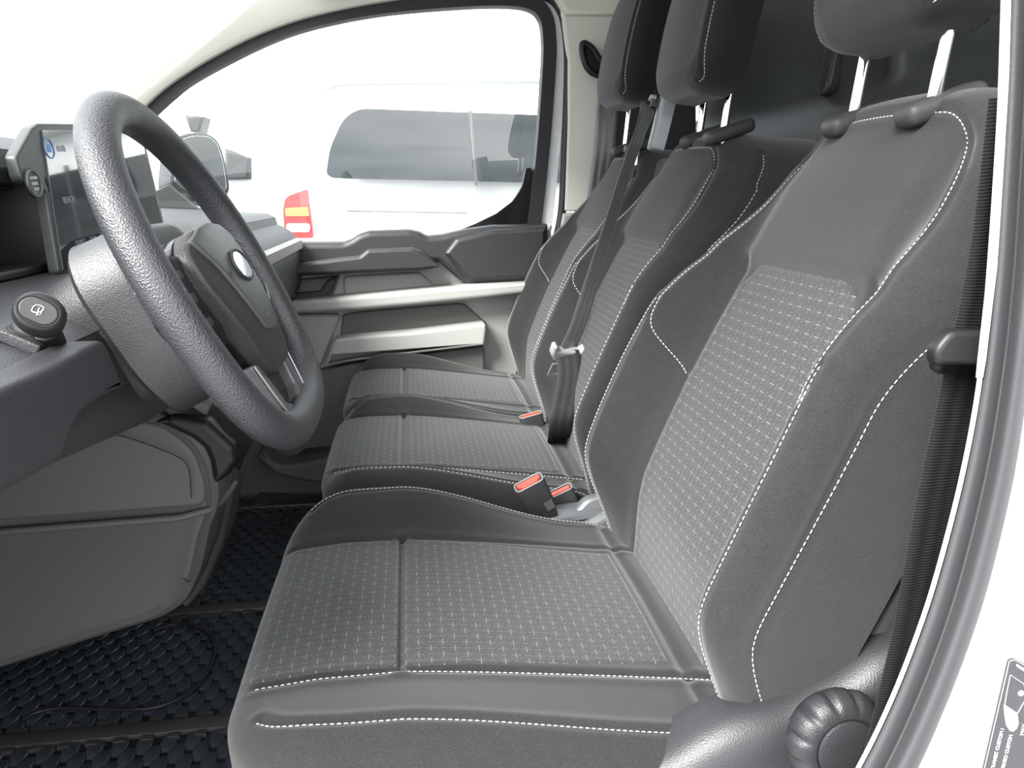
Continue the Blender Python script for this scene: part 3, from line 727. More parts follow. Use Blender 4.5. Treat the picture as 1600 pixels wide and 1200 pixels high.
lathe('printed_dot', [(.0022, 0), (.0022, .0005), (.0001, .0005)], LO + rt_ * sl_(1595, 1083)[0] + up_ * sl_(1595, 1083)[1], (0, -1, 0), PRINTW, stk, 20)
sp_('printed_bar', [(1588, 1037), (1604, 1047), (1603, 1051), (1588, 1041)])
tdir = (PY(1567.5, 1137, .3968) - PY(1553, 1197, .3968)).normalized(); tup = tdir.cross(Vector((0, -1, 0))) * -1
tup = Vector((0, -1, 0)).cross(tdir)
for body, (x, y) in (('TRANSIT CUSTOM /', (1566.5, 1138)), ('TOURNEO CUSTOM', (1580, 1148))):
    q = PY(x, y, .3964); text('lettering', body, tuple(q), tuple(tdir), tuple(tup), .0040, PRINTW, stk, .0001, 'RIGHT', bold=True)
text('lettering', 'MAX', tuple(PY(1599, 1140, .3964)), tuple(tdir), tuple(tup), .0045, PRINTW, stk, .0001, 'CENTER', bold=True)

# ------------------------------------------------------------------ driver's seat
ds = empty('driver_chair', (.1, .78, .05))
tag(ds, "charcoal cloth driver's seat nearest the open door, with round black dial on its side", 'seat')
br, PB = backrest(.782, ds)
cu, PC = cushion(.782, ds)
headrest(.785, ds, x0=.485, z0=1.024, hw=.127)
# rear shell of the backrest and pan under the cushion
slab('back_shell', [(-.235, 0), (.235, 0), (.24, .45), (.20, .62), (.16, .66), (-.16, .66), (-.20, .62), (-.24, .45)], (.345, .782, .300), (0, 1, 0), (sin(.39), 0, cos(.39)), (-cos(.39), 0, sin(.39)), .05, DARKM, ds, r=.01, corner=.04)
rbox('seat_pan', (.05, .782, .26), (.44, .40, .07), BLACK, ds, r=.02)
rbox('seat_pedestal', (.06, .782, .12), (.36, .36, .22), BLACK, ds, r=.02)
# outer plastic side cover, swept along x with a rounded shoulder
cv_top = [(-.20, .285), (-.10, .290), (.00, .298), (.08, .312), (.14, .332), (.20, .362), (.245, .392), (.28, .408), (.33, .418), (.37, .438), (.405, .462), (.45, .48), (.50, .49)]
secs = []
for x, zt in crom(cv_top, 5):
    k = 0 if x < .2 else min(1, (x - .2) / .1)
    y1 = .575 - .0 * k; y0 = .508 - .005 * k
    secs.append([(x, y1, zt - .012), (x, y0 + .040, zt - .001), (x, y0 + .022, zt - .006), (x, y0 + .010, zt - .018), (x, y0 + .003, zt - .04), (x, y0, zt - .09), (x, y0, .18), (x, y1, .18)])
loft('side_cover', secs, DARK, ds, 50)
# lumbar dial with finger dents
DC = PY(1303, 1152, .49); DC = Vector((DC.x, .5, DC.z))
def dents(t, i):
    if i in (2, 3, 4, 5): return 1 - .085 * max(0, cos(t * 12)) ** 2
    return 1
lathe('recline_dial', [(.020, -.008), (.036, -.002), (.0425, .006), (.0455, .012), (.0445, .020), (.040, .027), (.033, .031), (.0285, .0315), (.0275, .029), (.0265, .029), (.0262, .031), (.024, .0325), (.012, .0335), (.0005, .0337)], DC, (0, -1, .12), DARK, ds, 120, dents)
# belt anchor loop on the seat side (near)
# seat-side metal bracket and frame in the gap beside the buckles
slab('metal_bracket', [(.0, -.06), (.09, -.02), (.12, .03), (.10, .06), (.03, .045), (-.02, .0)], (.245, 1.075, .33), (1, 0, 0), (0, .3, 1), (0, -1, .3), .03, SILV, ds, r=.006, corner=.01)
rbox('bracket_rail', (.30, 1.060, .335), (.14, .028, .05), SILV, ds, r=.008, rot=Matrix.Rotation(-.45, 3, 'Y'))
rbox('bracket_plate', (.245, 1.095, .350), (.11, .05, .012), SILV, ds, r=.004, rot=Matrix.Rotation(-.1, 3, 'Y'))

# ------------------------------------------------------------------ passenger bench
pb = empty('passenger_bench', (.1, 1.58, .05))
tag(pb, 'charcoal cloth double passenger bench with two cushions, beyond the driver seat', 'seat')
cushion(1.372, pb, zt=.398, hn=.020, hf=.030, A=.205, ins_hw=.150, period=.0075, xf=-.130, xr=.305, seam_far=False)
cushion(1.820, pb, zt=.398, hn=.020, hf=.030, A=.200, ins_hw=.140, period=.0075, xf=-.130, xr=.305, seam_near=False, seam_far=False)
backrest(1.372, pb, O=(.268, 0, .335), lift_hb=.045, period=.0075, Wk=.97)
backrest(1.815, pb, O=(.268, 0, .335), lift_hb=.045, period=.0075, Wk=.94)
# joined rear shell and centre filler between the two backs
slab('back_shell', [(-.44, 0), (.44, 0), (.44, .55), (.41, .655), (-.36, .655), (-.40, .60), (-.44, .45)], (.345, 1.595, .300), (0, 1, 0), (sin(.39), 0, cos(.39)), (-cos(.39), 0, sin(.39)), .10, FABD, pb, r=.03, corner=.03, seg=5)
slab('centre_filler', [(-.07, 0), (.07, 0), (.085, .3), (.09, .655), (-.09, .655), (-.085, .3)], (.315, 1.595, .335), (0, 1, 0), (sin(.39), 0, cos(.39)), (-cos(.39), 0, sin(.39)), .07, FABD, pb, r=.03, corner=.02, seg=6)
rbox('bench_base', (.05, 1.59, .17), (.40, .82, .30), BLACK, pb, r=.02)
headrest(1.315, pb, x0=.470, z0=1.027, hw=.125, ht=.24, post_dy=.055, post_x=.545, post_z0=.955)
headrest(1.760, pb, x0=.470, z0=1.062, hw=.125, ht=.24, post_dy=.055, post_x=.535, post_z0=.960)
slab('hinge_cover', [(-.02, -.015), (.03, -.015), (.03, .02), (-.01, .03)], tuple(PY(845, 606, 2.03)), (1, 0, 0), (0, 0, 1), (0, -1, 0), .03, LGREY, pb, r=.006, corner=.006)

# centre belt outlet on top of the bench back
bo = tag(empty('belt_outlet', tuple(PY(1028, 215, 1.55))), 'light grey plastic belt outlet between the two passenger head restraints', 'belt guide')
OC = PY(1024, 184, 1.50)
slab('housing', [(-.038, -.060), (.042, -.060), (.046, .0), (.032, .042), (.026, .056), (-.026, .056), (-.034, .040), (-.042, .0)], tuple(OC), (.25, 1, 0), (.22, 0, 1), (-1, .25, .22), .028, LGREY, bo, r=.010, corner=.006, seg=4)
slab('belt_slot', [(-.020, -.012), (.020, -.012), (.020, .008), (-.020, .012)], tuple(OC + Vector((-.010, .001, .030))), (.25, 1, 0), (.22, 0, 1), (-1, .25, .22), .012, BLACK, bo, r=.001, corner=.004)
slab('slot_lip', [(-.022, -.004), (.022, -.004), (.022, .004), (-.022, .004)], tuple(OC + Vector((-.014, .001, .038))), (.25, 1, 0), (.22, 0, 1), (-1, .25, .22), .012, LGREY, bo, r=.003, corner=.003)

# centre seat belt
cb = tag(empty('centre_seat_belt', tuple(PY(880, 690, 1.46))), 'seat belt lying down the middle seat back from the light grey outlet, with hanging tongue', 'seat belt')
TG = PY(886, 548, 1.42)
pts = [PY(1013, 166, 1.49), PY(1004, 195, 1.47), PY(978, 270, 1.47), PY(950, 360, 1.475), PY(925, 440, 1.46), PY(905, 505, 1.435), TG]
bpth = crom([tuple(p) for p in pts], 8)
wd = np.array([0.80, -.55, .0]); wd = np.array([.55, .80, .0])
w_ = ribbon('upper_webbing', bpth, (.80, .55, .25), np.linspace(.034, .046, len(bpth)), .0022, WEBG, cb); w_['label'] = 'dark webbing, its sheen painted as grey'
pts = [TG, PY(890, 585, 1.385), PY(884, 625, 1.36), PY(878, 655, 1.345), PY(875, 680, 1.36), Vector((.292, 1.395, .37)), Vector((.32, 1.41, .32))]
ribbon('lower_webbing', crom([tuple(p) for p in pts], 8), (1, .0, .15), .048, .0025, WEBB, cb)['label'] = 'black webbing'
e_w = Vector((.95, .25, -.12)).normalized(); e_d = (PY(874, 600, 1.47) - TG).normalized(); e_d = (e_d - e_w * e_d.dot(e_w)).normalized(); e_n = e_w.cross(e_d)
if e_n.y > 0: e_n = -e_n
TO = TG + e_n * .012
slab('tongue_grip', [(-.038, -.016), (-.030, -.018), (-.026, -.006), (.024, -.006), (.030, -.016), (.038, -.012), (.036, .006), (.026, .020), (-.026, .020), (-.036, .006)], tuple(TO), tuple(e_w), tuple(e_d), tuple(e_n), .018, LGREY, cb, r=.005, corner=.004, seg=3)
for nm, q in (('tongue_plate', [(-.014, .018), (-.014, .050), (-.009, .056), (.009, .056), (.014, .050), (.014, .018), (.008, .018), (.008, .046), (-.008, .046), (-.008, .018)]),):
    slab(nm, [(a - .019, b) for a, b in q], tuple(TO + e_n * .010), tuple(e_w), tuple(e_d), tuple(e_n), .0035, SATIN, cb, r=.0008)
    slab(nm, [(a - .019, b) for a, b in [(-.009, .018), (.009, .018), (.009, .026), (-.009, .026)]], tuple(TO + e_n * .010), tuple(e_w), tuple(e_d), tuple(e_n), .0035, SATIN, cb, r=.0008)

# passenger seat belt on the pillar
psb = tag(empty('passenger_seat_belt', tuple(PY(905, 400, 2.06))), 'dark seat belt hanging down the cream pillar from its black loop', 'seat belt')
RG = PY(936, 98, 2.06)
ring = crom([(-.045, 0, .045), (-.042, 0, .010), (-.022, 0, -.022), (.02, 0, -.035), (.065, 0, -.035), (.060, 0, -.005), (.012, 0, -.002), (-.020, 0, .035)], 6, True)
tube('belt_loop', [tuple(RG + Vector(p)) for p in ring], .009, BLACK, psb, 10, closed=True, up=(0, 1, 0))
slab('loop_cover', [(-.045, .045), (-.030, .040), (-.010, .012), (.02, .0), (.07, .0), (.07, -.03), (.0, -.03), (-.035, -.012), (-.05, .02)], tuple(RG), (1, 0, 0), (0, 0, 1), (0, -1, 0), .014, BLACK, psb, r=.004, corner=.01)
lathe('loop_bolt', [(.016, 0), (.016, .006), (.010, .012), (.0005, .013)], RG + Vector((.02, .01, .0)), (0, -1, 0), DARKM, psb, 24)
ribbon('webbing', crom([tuple(PY(955, 112, 2.04)), tuple(PY(950, 160, 2.04)), tuple(PY(944, 230, 2.04)), tuple(PY(932, 320, 2.04)), tuple(PY(915, 420, 2.04)), tuple(PY(900, 500, 2.04)), tuple(PY(880, 620, 2.04))], 8), (1, -.12, 0), .058, .0025, WEBG, psb)
slab('lower_guide', [(-.02, -.03), (.03, -.03), (.03, .03), (-.012, .03)], tuple(PY(915, 345, 2.05)), (1, 0, 0), (0, 0, 1), (0, -1, 0), .03, DARKM, psb, r=.005, corner=.008)

# driver's belt at the near pillar
dsb = tag(empty('driver_seat_belt', tuple(PY(1430, 1000, .455))), "black seat belt running down beside the driver's backrest through a plastic loop", 'seat belt')
dp = [(1585, 150, .455), (1562, 330, .460), (1543, 440, .462), (1520, 540, .462), (1497, 640, .462), (1470, 760, .460), (1447, 880, .458), (1424, 1000, .455), (1395, 1120, .452), (1365, 1240, .45)]
ribbon('webbing', crom([tuple(PY(x, y, Y)) for x, y, Y in dp], 8), (1, .25, 0), .046, .0025, WEBB, dsb)
bl = [PY(1545, 535, .44), PY(1510, 533, .445), PY(1485, 538, .452), PY(1470, 556, .455), PY(1468, 572, .458), PY(1482, 573, .458)]
tube('guide_loop', crom([tuple(p) for p in bl], 6), [.0062] * 24 + [.0052] * 7, BLACK, dsb, 12, up=(0, 1, 0))
slab('guide_arm', [(-.02, -.012), (.035, -.012), (.04, .010), (-.012, .013), (-.022, .0)], tuple(PY(1510, 545, .436)), (1, 0, 0), (0, 0, 1), (0, -1, 0), .010, BLACK, dsb, r=.004, corner=.006)

# ------------------------------------------------------------------ buckles
def buckle(name, label, top, bot, wide, w, d, L, open_top=True, mark=False):
    b = empty(name, tuple(bot)); tag(b, label, 'seat belt buckle')
    ax = (Vector(top) - Vector(bot)).normalized(); wd = Vector(wide); wd = (wd - ax * wd.dot(ax)).normalized(); dp = wd.cross(ax)
    if dp.y > 0: dp = -dp
    # body: section in (wd,dp), lofted along the axis
    sec = roundpoly([(-w / 2, -d / 2), (w / 2, -d / 2), (w / 2, d / 2), (-w / 2, d / 2)], d * .3, 4)
    S_ = []
    for h, k in ((-L, .70), (-L + .004, .78), (-L * .55, .97), (-.004, 1.0), (0, .95), (0, .80), (-.003, .78)):
        S_.append([tuple(Vector(top) + ax * h + wd * a * k + dp * c * k) for a, c in sec])
    loft('body', S_, DARKM, b, 40, flip=wd.cross(dp).dot(ax) < 0)
    q = [(-w * .40, d * .30), (w * .40, d * .30), (w * .40, -d * .05), (w * .24, -d * .30), (-w * .24, -d * .30), (-w * .40, -d * .05)] if open_top else [(-w * .40, d * .18), (w * .40, d * .18), (w * .40, -d * .22), (-w * .40, -d * .22)]
    rl = slab('release_button', [(a, -c) for a, c in q], tuple(Vector(top) + ax * .0015), tuple(wd), tuple(dp), tuple(ax), .008, RED, b, r=.001, corner=.002); rl['label'] = 'red release button'
    rim = roundpoly([(-w * .47, -d * .45), (w * .47, -d * .45), (w * .47, d * .45), (-w * .47, d * .45)], d * .28, 4)
    tube('button_surround', [tuple(Vector(top) + ax * .0004 + wd * a + dp * c) for a, c in rim], .0011, LGREY, b, 8, closed=True, up=tuple(ax))
    tube('joint_line', [tuple(Vector(top) - ax * .013 + wd * a * 1.05 + dp * c * 1.05) for a, c in rim], .0004, GREYM, b, 6, closed=True, up=tuple(ax))
    slab('stalk', [(-w * .28, 0), (w * .28, 0), (w * .24, -.07), (-w * .24, -.07)], tuple(Vector(top) - ax * (L - .006) + dp * .004), tuple(wd), tuple(ax), tuple(dp), .008, BLACK, b, r=.002)
    if mark:   # blank square label area
        slab('printed_patch', [(w * .12, -L * .72), (w * .40, -L * .72), (w * .40, -L * .50), (w * .12, -L * .50)], tuple(Vector(top) + dp * d * .5), tuple(wd), tuple(ax), tuple(dp), .0012, GREYM, b, r=.0002)
    return b
buckle('seat_belt_buckle', "large black buckle with a wide red button beside the driver's cushion, nearest one", PY(826, 754, 1.07), PY(857, 815, 1.085), (1, .05, .5), .050, .026, .080, True, True)
buckle('seat_belt_buckle', "black buckle standing right behind the large one, half hidden by it, narrow red slot", PY(872, 768, 1.135), PY(896, 822, 1.14), (1, .05, .4), .052, .024, .080, False)
buckle('seat_belt_buckle', "black buckle lying between the two passenger cushions at the foot of the black webbing", PY(829, 648, 1.54), PY(838, 690, 1.54), (1, .1, .12), .052, .024, .070, False)

# ------------------------------------------------------------------ steering wheel
SPOKE = mat('spoke_grey', (.13, .13, .135), .36, .3)
TH = .452
WC = Vector((-.190, .780, .778)); wv = Vector((0, 1, 0)); uv_ = Vector((-sin(TH), 0, cos(TH))); nv = Vector((cos(TH), 0, sin(TH)))
def WL(a, b, h=0): return WC + wv * a + uv_ * b + nv * h
sw = tag(empty('steering_wheel', tuple(WC)), 'dark grey grained steering wheel with blank oval emblem on its hub', 'steering wheel')
rp = []
for k in range(144):
    t = 2 * pi * k / 144; c, s_ = cos(t), sin(t)
    e = 2.0 if s_ > 0 else 2.0 + .45 * min(1, -s_ * 1.5)
    rr = .1715 / (abs(c) ** e + abs(s_) ** e) ** (1 / e)
    rr *= 1 - .035 * max(0, -s_) ** 6
    rp.append(tuple(WL(rr * c, rr * s_, 0)))
prof = []
for k in range(36):
    t = 2 * pi * k / 36
    g = 1 - .03 * exp(-((t - pi * .30) / .05) ** 2) - .03 * exp(-((t - pi * 1.70) / .05) ** 2)
    prof.append((.0185 * cos(t) * g, .0170 * sin(t) * g))
# orient so that a = radial
P_, T_, A_, B_ = frames(rp, True, tuple(nv))
ringG = P_[:, None, :] + A_[:, None, :] * np.array(prof)[None, :, 0, None] + B_[:, None, :] * np.array(prof)[None, :, 1, None]
mesh('rim', ringG.reshape(-1, 3), grid_faces(len(P_), 36, False, True, True), WHEELM, sw, True, 0)
# rear boss behind the pad
secs = []
for h, k in ((-.050, .70), (-.040, .80), (-.022, .96), (-.012, 1.02), (-.004, 1.0)):
    secs.append([tuple(WL(a * k, b * k, h)) for a, b in roundpoly([(-.095, .032), (-.05, .048), (.05, .048), (.095, .032), (.095, -.04), (.05, -.105), (-.05, -.105), (-.095, -.04)], .03, 5)])
loft('hub_boss', secs, GLOSS, sw, 50, flip=True)
# domed airbag cover
def hub_h(a, b):
    ra = abs(a) / .105; rb = (b + .02) / .10
    return .022 - .014 * ra ** 2.3 - .016 * abs(rb) ** 2.4
def domed(name, outline, mat_, lift, depth, parent, rad=.004, rings=9, hf=hub_h, cr_=.014):
    o2 = roundpoly(outline, cr_, 5); keep = [i for i in range(len(o2)) if np.linalg.norm(o2[i] - o2[i - 1]) > 1e-6]; o2 = o2[keep]
    if poly_area(o2) < 0: o2 = o2[::-1]
    cen = o2.mean(0); V = []; N = len(o2)
    for (k, dz) in [(1.0, -depth), (1.0, -rad), (.995, -rad * .4), (.985, -rad * .1)] + [(1 - .97 * (j / rings) ** 1.0 - .02, 0) for j in range(rings + 1)]:
        k = max(k, .01)
        for p in o2:
            q = cen + (p - cen) * k; V.append(tuple(WL(q[0], q[1], hf(*q) + lift + dz if dz > -depth else hf(*p) * .3 - depth)))
    R = len(V) // N; F = grid_faces(R, N, True, True); F = [f[::-1] for f in F]; F.append(tuple((R - 1) * N + j for j in range(N)))
    return mesh(name, V, F, mat_, parent, True, 50)
pad = domed('airbag_cover', [(-.088, .030), (-.055, .046), (0, .050), (.055, .046), (.088, .030), (.094, 0), (.080, -.045), (.048, -.108), (-.048, -.108), (-.080, -.045), (-.094, 0)], PAD, 0, .025, sw)
plate = domed('hub_plate', [(-.075, .037), (-.040, .047), (0, .0505), (.040, .047), (.075, .037), (.060, .010), (.044, -.030), (.026, -.066), (.0, -.071), (-.026, -.066), (-.044, -.030), (-.060, .010)], PADP, .0028, .010, sw, rad=.002, cr_=.004)
plate['label'] = 'grey V shaped centre plate'
em = domed('emblem', [(.027 * cos(t), .0 + .0145 * sin(t)) for t in np.linspace(0, 2 * pi, 40, endpoint=False)], BADGE, .0052, .006, sw, rad=.0012); em['label'] = 'blank bright oval emblem'
tube('emblem_surround', [tuple(WL(.0285 * cos(t), .0 + .0160 * sin(t), hub_h(0, 0) + .0040)) for t in np.linspace(0, 2 * pi, 48, endpoint=False)], .0016, DARKM, sw, 8, closed=True, up=tuple(nv))
# moulded horn and airbag marks
for sg in (-1, 1):
    base = (sg * .043, -.004)
    for q in ([(-.0055, .003), (-.0015, .0015), (.0, .0)], [(-.0055, -.003), (-.0015, -.0015), (.0, 0)], [(.0008, .003), (.0035, .0008), (.0035, -.0008), (.0008, -.003)]):
        tube('horn_mark', [tuple(WL(base[0] + a, base[1] + b, hub_h(base[0] + a, base[1] + b) + .0034)) for a, b in q], .0005, GREYM, sw, 6, up=tuple(nv))
text('airbag_mark', 'AIRBAG', tuple(WL(.002, -.055, hub_h(0, -.055) + .0032)), tuple(wv), tuple(uv_), .0062, GREYM, sw, .0004, bold=True)
# side spokes with glossy switch panels
for sg in (-1, 1):
    def sp_h(a, b): return .004
    spk = slab('side_spoke', [(sg * a, b) for a, b in [(.070, .032), (.110, .034), (.162, .020), (.166, -.026), (.125, -.052), (.085, -.060), (.070, -.03)]], tuple(WL(0, 0, .000)), tuple(wv), tuple(uv_), tuple(nv), .022, GLOSS, sw, r=.006, corner=.010, seg=4)
    for (a, b, wa, wb) in ((.115, .014, .018, .008), (.118, -.008, .022, .010), (.112, -.032, .018, .008), (.140, -.008, .009, .018)):
        c = WL(sg * a, b, .0022)
        slab('switch', roundpoly([(-wa / 2, -wb / 2), (wa / 2, -wb / 2), (wa / 2, wb / 2), (-wa / 2, wb / 2)], .003), tuple(c), tuple(wv), tuple(uv_), tuple(nv), .003, DARKM, spk, r=.001)
    if sg > 0: tube('switch_surround', [tuple(WL(sg * a, b, .003)) for a, b in crom([(.082, .030), (.118, .034), (.156, .016), (.158, -.022), (.120, -.050), (.086, -.050)], 8)], .0012, SATIN, spk, 8, up=tuple(nv))
# lower spoke: open V frame with satin edge
lo_out = [(-.072, -.088), (.072, -.088), (.062, -.128), (.040, -.166), (-.040, -.166), (-.062, -.128)]
slab('lower_spoke', lo_out, tuple(WL(0, 0, -.010)), tuple(wv), tuple(uv_), tuple(nv), .022, DARK, sw, r=.006, corner=.008, seg=4)
for sg in (-1, 1):
    slab('spoke_trim', [(sg * a, b) for a, b in [(.074, -.086), (.050, -.090), (.036, -.138), (.012, -.150), (.0, -.151), (.0, -.168), (.038, -.166), (.060, -.140)]], tuple(WL(0, 0, .002)), tuple(wv), tuple(uv_), tuple(nv), .012, SPOKE, sw, r=.004, corner=.006, seg=4)
    tube('spoke_edge', [tuple(WL(sg * a, b, .0030)) for a, b in crom([(.073, -.088), (.066, -.118), (.056, -.145), (.038, -.1655), (.012, -.168), (0, -.168)], 8)], .0014, SATIN, sw, 8, up=tuple(nv))['label'] = 'satin silver edge'
slab('spoke_recess', [(-.034, -.095), (.034, -.095), (.026, -.135), (-.026, -.135)], tuple(WL(0, 0, -.0085)), tuple(wv), tuple(uv_), tuple(nv), .006, BLACK, sw, r=.001, corner=.008)

# ------------------------------------------------------------------ steering column shroud
cs = tag(empty('steering_column', tuple(WL(0, 0, -.2))), 'bulky dark grey steering column shroud behind the wheel', 'steering column')
secs = []
for h, wa, ut, ub in ((-.024, .074, .055, .076), (-.027, .088, .066, .089), (-.034, .096, .073, .097), (-.050, .100, .077, .100), (-.075, .101, .078, .100), (-.084, .102, .079, .101), (-.090, .096, .074, .096), (-.091, .080, .060, .080), (-.25, .072, .055, .070)):
    sec = roundpoly([(-wa, ut * .55), (-wa * .72, ut), (wa * .72, ut), (wa, ut * .55), (wa * .95, -ub * .55), (wa * .62, -ub), (-wa * .62, -ub), (-wa * .95, -ub * .55)], .05, 6)
    secs.append([tuple(WL(a, b, h)) for a, b in sec])
loft('shroud', secs, DASHM, cs, 50)

# stalk with wiper symbol
ws_ = tag(empty('wiper_stalk', tuple(PY(92, 545, .665))), 'black knobbed control stalk with white wiper symbol on its end', 'control stalk')
KC = PY(61, 489, .575); KB = Vector((-.283, .622, .740)); kax = (Vector((0, 0, ZC)) - KC).normalized(); kax = (kax + Vector((.0, -.1, .32))).normalized()
sx = Vector((0, 0, 1)).cross(kax).normalized(); sy = kax.cross(sx)
ea2 = (sx * .82 - sy * .57).normalized(); eb2 = kax.cross(ea2)
def stadium(L, R, n=10):
    o_ = []
    for k in range(n + 1): t = -pi / 2 + pi * k / n; o_.append((L + R * cos(t), R * sin(t)))
    for k in range(n + 1): t = pi / 2 + pi * k / n; o_.append((-L + R * cos(t), R * sin(t)))
    return o_
secs = []
for h, k in ((-.030, .45), (-.027, .66), (-.021, .86), (-.014, .98), (-.012, .95), (-.010, 1.0), (-.004, 1.03), (.001, .98), (.004, .90), (.0055, .84)):
    secs.append([tuple(KC + kax * h + ea2 * a * k + eb2 * b * k) for a, b in stadium(.0020, .0152)])
loft('knob', secs, RUBBER, ws_, 60)
slab('end_cap', stadium(.0042, .0088), tuple(KC + kax * .0066), tuple(ea2), tuple(eb2), tuple(kax), .003, DARKM, ws_, r=.0012)['label'] = 'flat grey end cap'
tube('cap_gap', [tuple(KC + kax * .0056 + ea2 * a + eb2 * b) for a, b in stadium(.0042, .0096)], .0008, BLACK, ws_, 6, closed=True, up=tuple(kax))
kr = (PY(70, 484, .6) - PY(55, 490, .6)).normalized(); kr = (kr - kax * kr.dot(kax)).normalized(); ku = kax.cross(kr)
def ksym(pts, r=.00032): tube('wiper_symbol', [tuple(KC + kax * .0070 + kr * a * .0045 + ku * b * .0045) for a, b in pts], r, PRINTW, ws_, 6, up=tuple(kax))
ksym([(-.9, .2), (-.5, .75), (0, .95), (.5, .75), (.9, .2), (.4, -.25), (0, -.3), (-.4, -.25), (-.9, .2)]); ksym([(-.5, -.7), (.3, .4)]); ksym([(-.1, -.75), (-.45, -.2), (-.8, -.1)]); ksym([(.1, -.75), (.45, -.2), (.8, -.1)])
kp = [KC - kax * .024, KC - kax * .034 + (KB - KC) * .22, KC + (KB - KC) * .6, KB, KB + (KB - KC) * .25]
tube('stem', crom([tuple(p) for p in kp], 6), .0095, BLACK, ws_, 20)

#__PART3__
# ------------------------------------------------------------------ dashboard
dash = tag(empty('dashboard', (-.5, 1.2, .6)), 'dark grey moulded dashboard with cluster hood, running across the cab', 'dashboard')
def noshift(x, y, z): return (x, y, z)
# driver side lower fascia: band below the column
fas = [(-.262, .668), (-.256, .680), (-.258, .700), (-.266, .722), (-.276, .738), (-.300, .748), (-.345, .757), (-.385, .764), (-.420, .767), (-.47, .765), (-.60, .70), (-.60, .60), (-.45, .60)]
def wf(x, y, z):
    k = sstep(np.array((y - .50) / .35)); d = -.045 * float(sstep(np.array((y - .50) / .30)))
    lowk = max(0, min(1, (.74 - z) / .1))
    return (x - .012 * (1 - float(k)) + .0 * k, y, z + d * lowk - .012 * float(sstep(np.array((.62 - y) / .1))) * 0)
profile_y('lower_fascia', fas, .405, 1.06, DASHM, dash, ny=30, warp=wf, sharp=28)
# cluster recess wall, hood and top
hood = [(-.420, .767), (-.530, .772), (-.545, .864), (-.458, .866), (-.440, .871), (-.431, .886), (-.438, .906), (-.468, .922), (-.52, .930), (-.60, .93), (-.85, .90), (-1.0, .84), (-1.0, .70), (-.47, .70)]
profile_y('cluster_hood', hood, .405, 1.30, DASHM, dash, ny=12, sharp=30)
rbox('cluster_display', (-.530, .69, .826), (.012, .56, .092), BLACK, dash, r=.003)
rbox('cluster_side', (-.478, .962, .825), (.125, .012, .105), BLACK, dash, r=.003)
rbox('cluster_ceiling', (-.495, .69, .8660), (.085, .55, .008), BLACK, dash, r=.002)
rbox('cluster_ledge', (-.480, .69, .7735), (.11, .56, .010), BLACK, dash, r=.003)
# passenger side dash body and top
pd = [(-.30, .60), (-.29, .64), (-.285, .70), (-.30, .745), (-.315, .760), (-.335, .772), (-.345, .776), (-.350, .795), (-.37, .805), (-.55, .815), (-.85, .83), (-1.02, .83), (-1.02, .55), (-.45, .52)]
profile_y('passenger_dash', pd, 1.06, 2.085, DASHM, dash, ny=6, sharp=30)
o = profile_y('dash_inlay', [(-.283, .712), (-.279, .716), (-.282, .736), (-.292, .742), (-.30, .74), (-.30, .712)], 1.26, 2.06, GREY, dash, sharp=30)
kn = [PX(x, y, -.246) for x, y in [(-60, 812), (85, 728), (96, 720), (106, 702), (118, 664), (130, 645), (158, 624), (196, 604), (165, 530), (133, 545), (75, 576), (0, 608), (-60, 634)]]
slab('knee_panel', [(p.y, p.z) for p in kn], (-.246, 0, 0), (0, 1, 0), (0, 0, 1), (1, 0, 0), .03, DASHM, dash, r=.006, corner=.008, seg=4)
# left end trims around the stalk
fp = PY(97, 540, .665); fpx, fpz = fp.x, fp.z
fp = Vector((-.296, .622, .7495)); e_r = Vector((0, 1, 0)); e_l = Vector((-.9, 0, .43)).normalized(); e_p = e_r.cross(e_l)
if e_p.z < 0: e_p = -e_p
tube('fascia_seam', [(-.2755, y_, .7405) for y_ in np.linspace(.41, .74, 8)], .0007, BLACK, dash, 6)
slab('stalk_plate', roundpoly([(-.022, -.014), (.022, -.014), (.020, .024), (-.020, .024)], .003), tuple(fp + e_p * .0015), tuple(e_r), tuple(e_l), tuple(e_p), .008, DASHM, dash, r=.0015, seg=3)
slab('stalk_recess', roundpoly([(-.015, -.010), (.015, -.010), (.014, .018), (-.014, .018)], .008), tuple(fp + e_p * .0026), tuple(e_r), tuple(e_l), tuple(e_p), .01, BLACK, dash, r=.001)
tube('stalk_boot', [tuple(fp + e_p * (.003 + .0) + e_r * (.0115 * cos(t)) + e_l * (.003 + .0115 * sin(t))) for t in np.linspace(0, 2 * pi, 24, endpoint=False)], .004, DARKM, dash, 8, closed=True, up=tuple(e_p))

# screen with its bezel
SB = Vector((-.408, .955, .850)); sr = (PY(252, 300, 1.215) - PY(80, 310, .955)); sr.z = 0; 
Lw = .350; sr = Vector((.02, 1, .05)).normalized(); su = Vector((-.10, 0, 1)); su = (su - sr * su.dot(sr)).normalized(); sn = sr.cross(su)
if sn.x < 0: sn = -sn
Q0 = PY(78, 316, .955)
ts = tag(empty('touch_screen', tuple(Q0)), 'wide touch screen in grey bezel behind the wheel, with round start button', 'screen')
def bl_(x, y):
    d = ray(x, y); o_ = Vector((0, 0, ZC)); p = o_ + d * ((Q0 - o_).dot(sn) / d.dot(sn)) - Q0; return (p.dot(sr), p.dot(su))
slab('bezel', [bl_(25, 244), bl_(50, 199), bl_(60, 192), (Lw + .012, .099), (Lw + .016, .093), (Lw + .016, -.090), (Lw + .010, -.096), (.006, -.096), bl_(93, 425), bl_(72, 300), bl_(62, 293), bl_(38, 283), bl_(33, 276)], tuple(Q0), tuple(sr), tuple(su), tuple(sn), .012, PADP, ts, r=.003, corner=.004, seg=4)
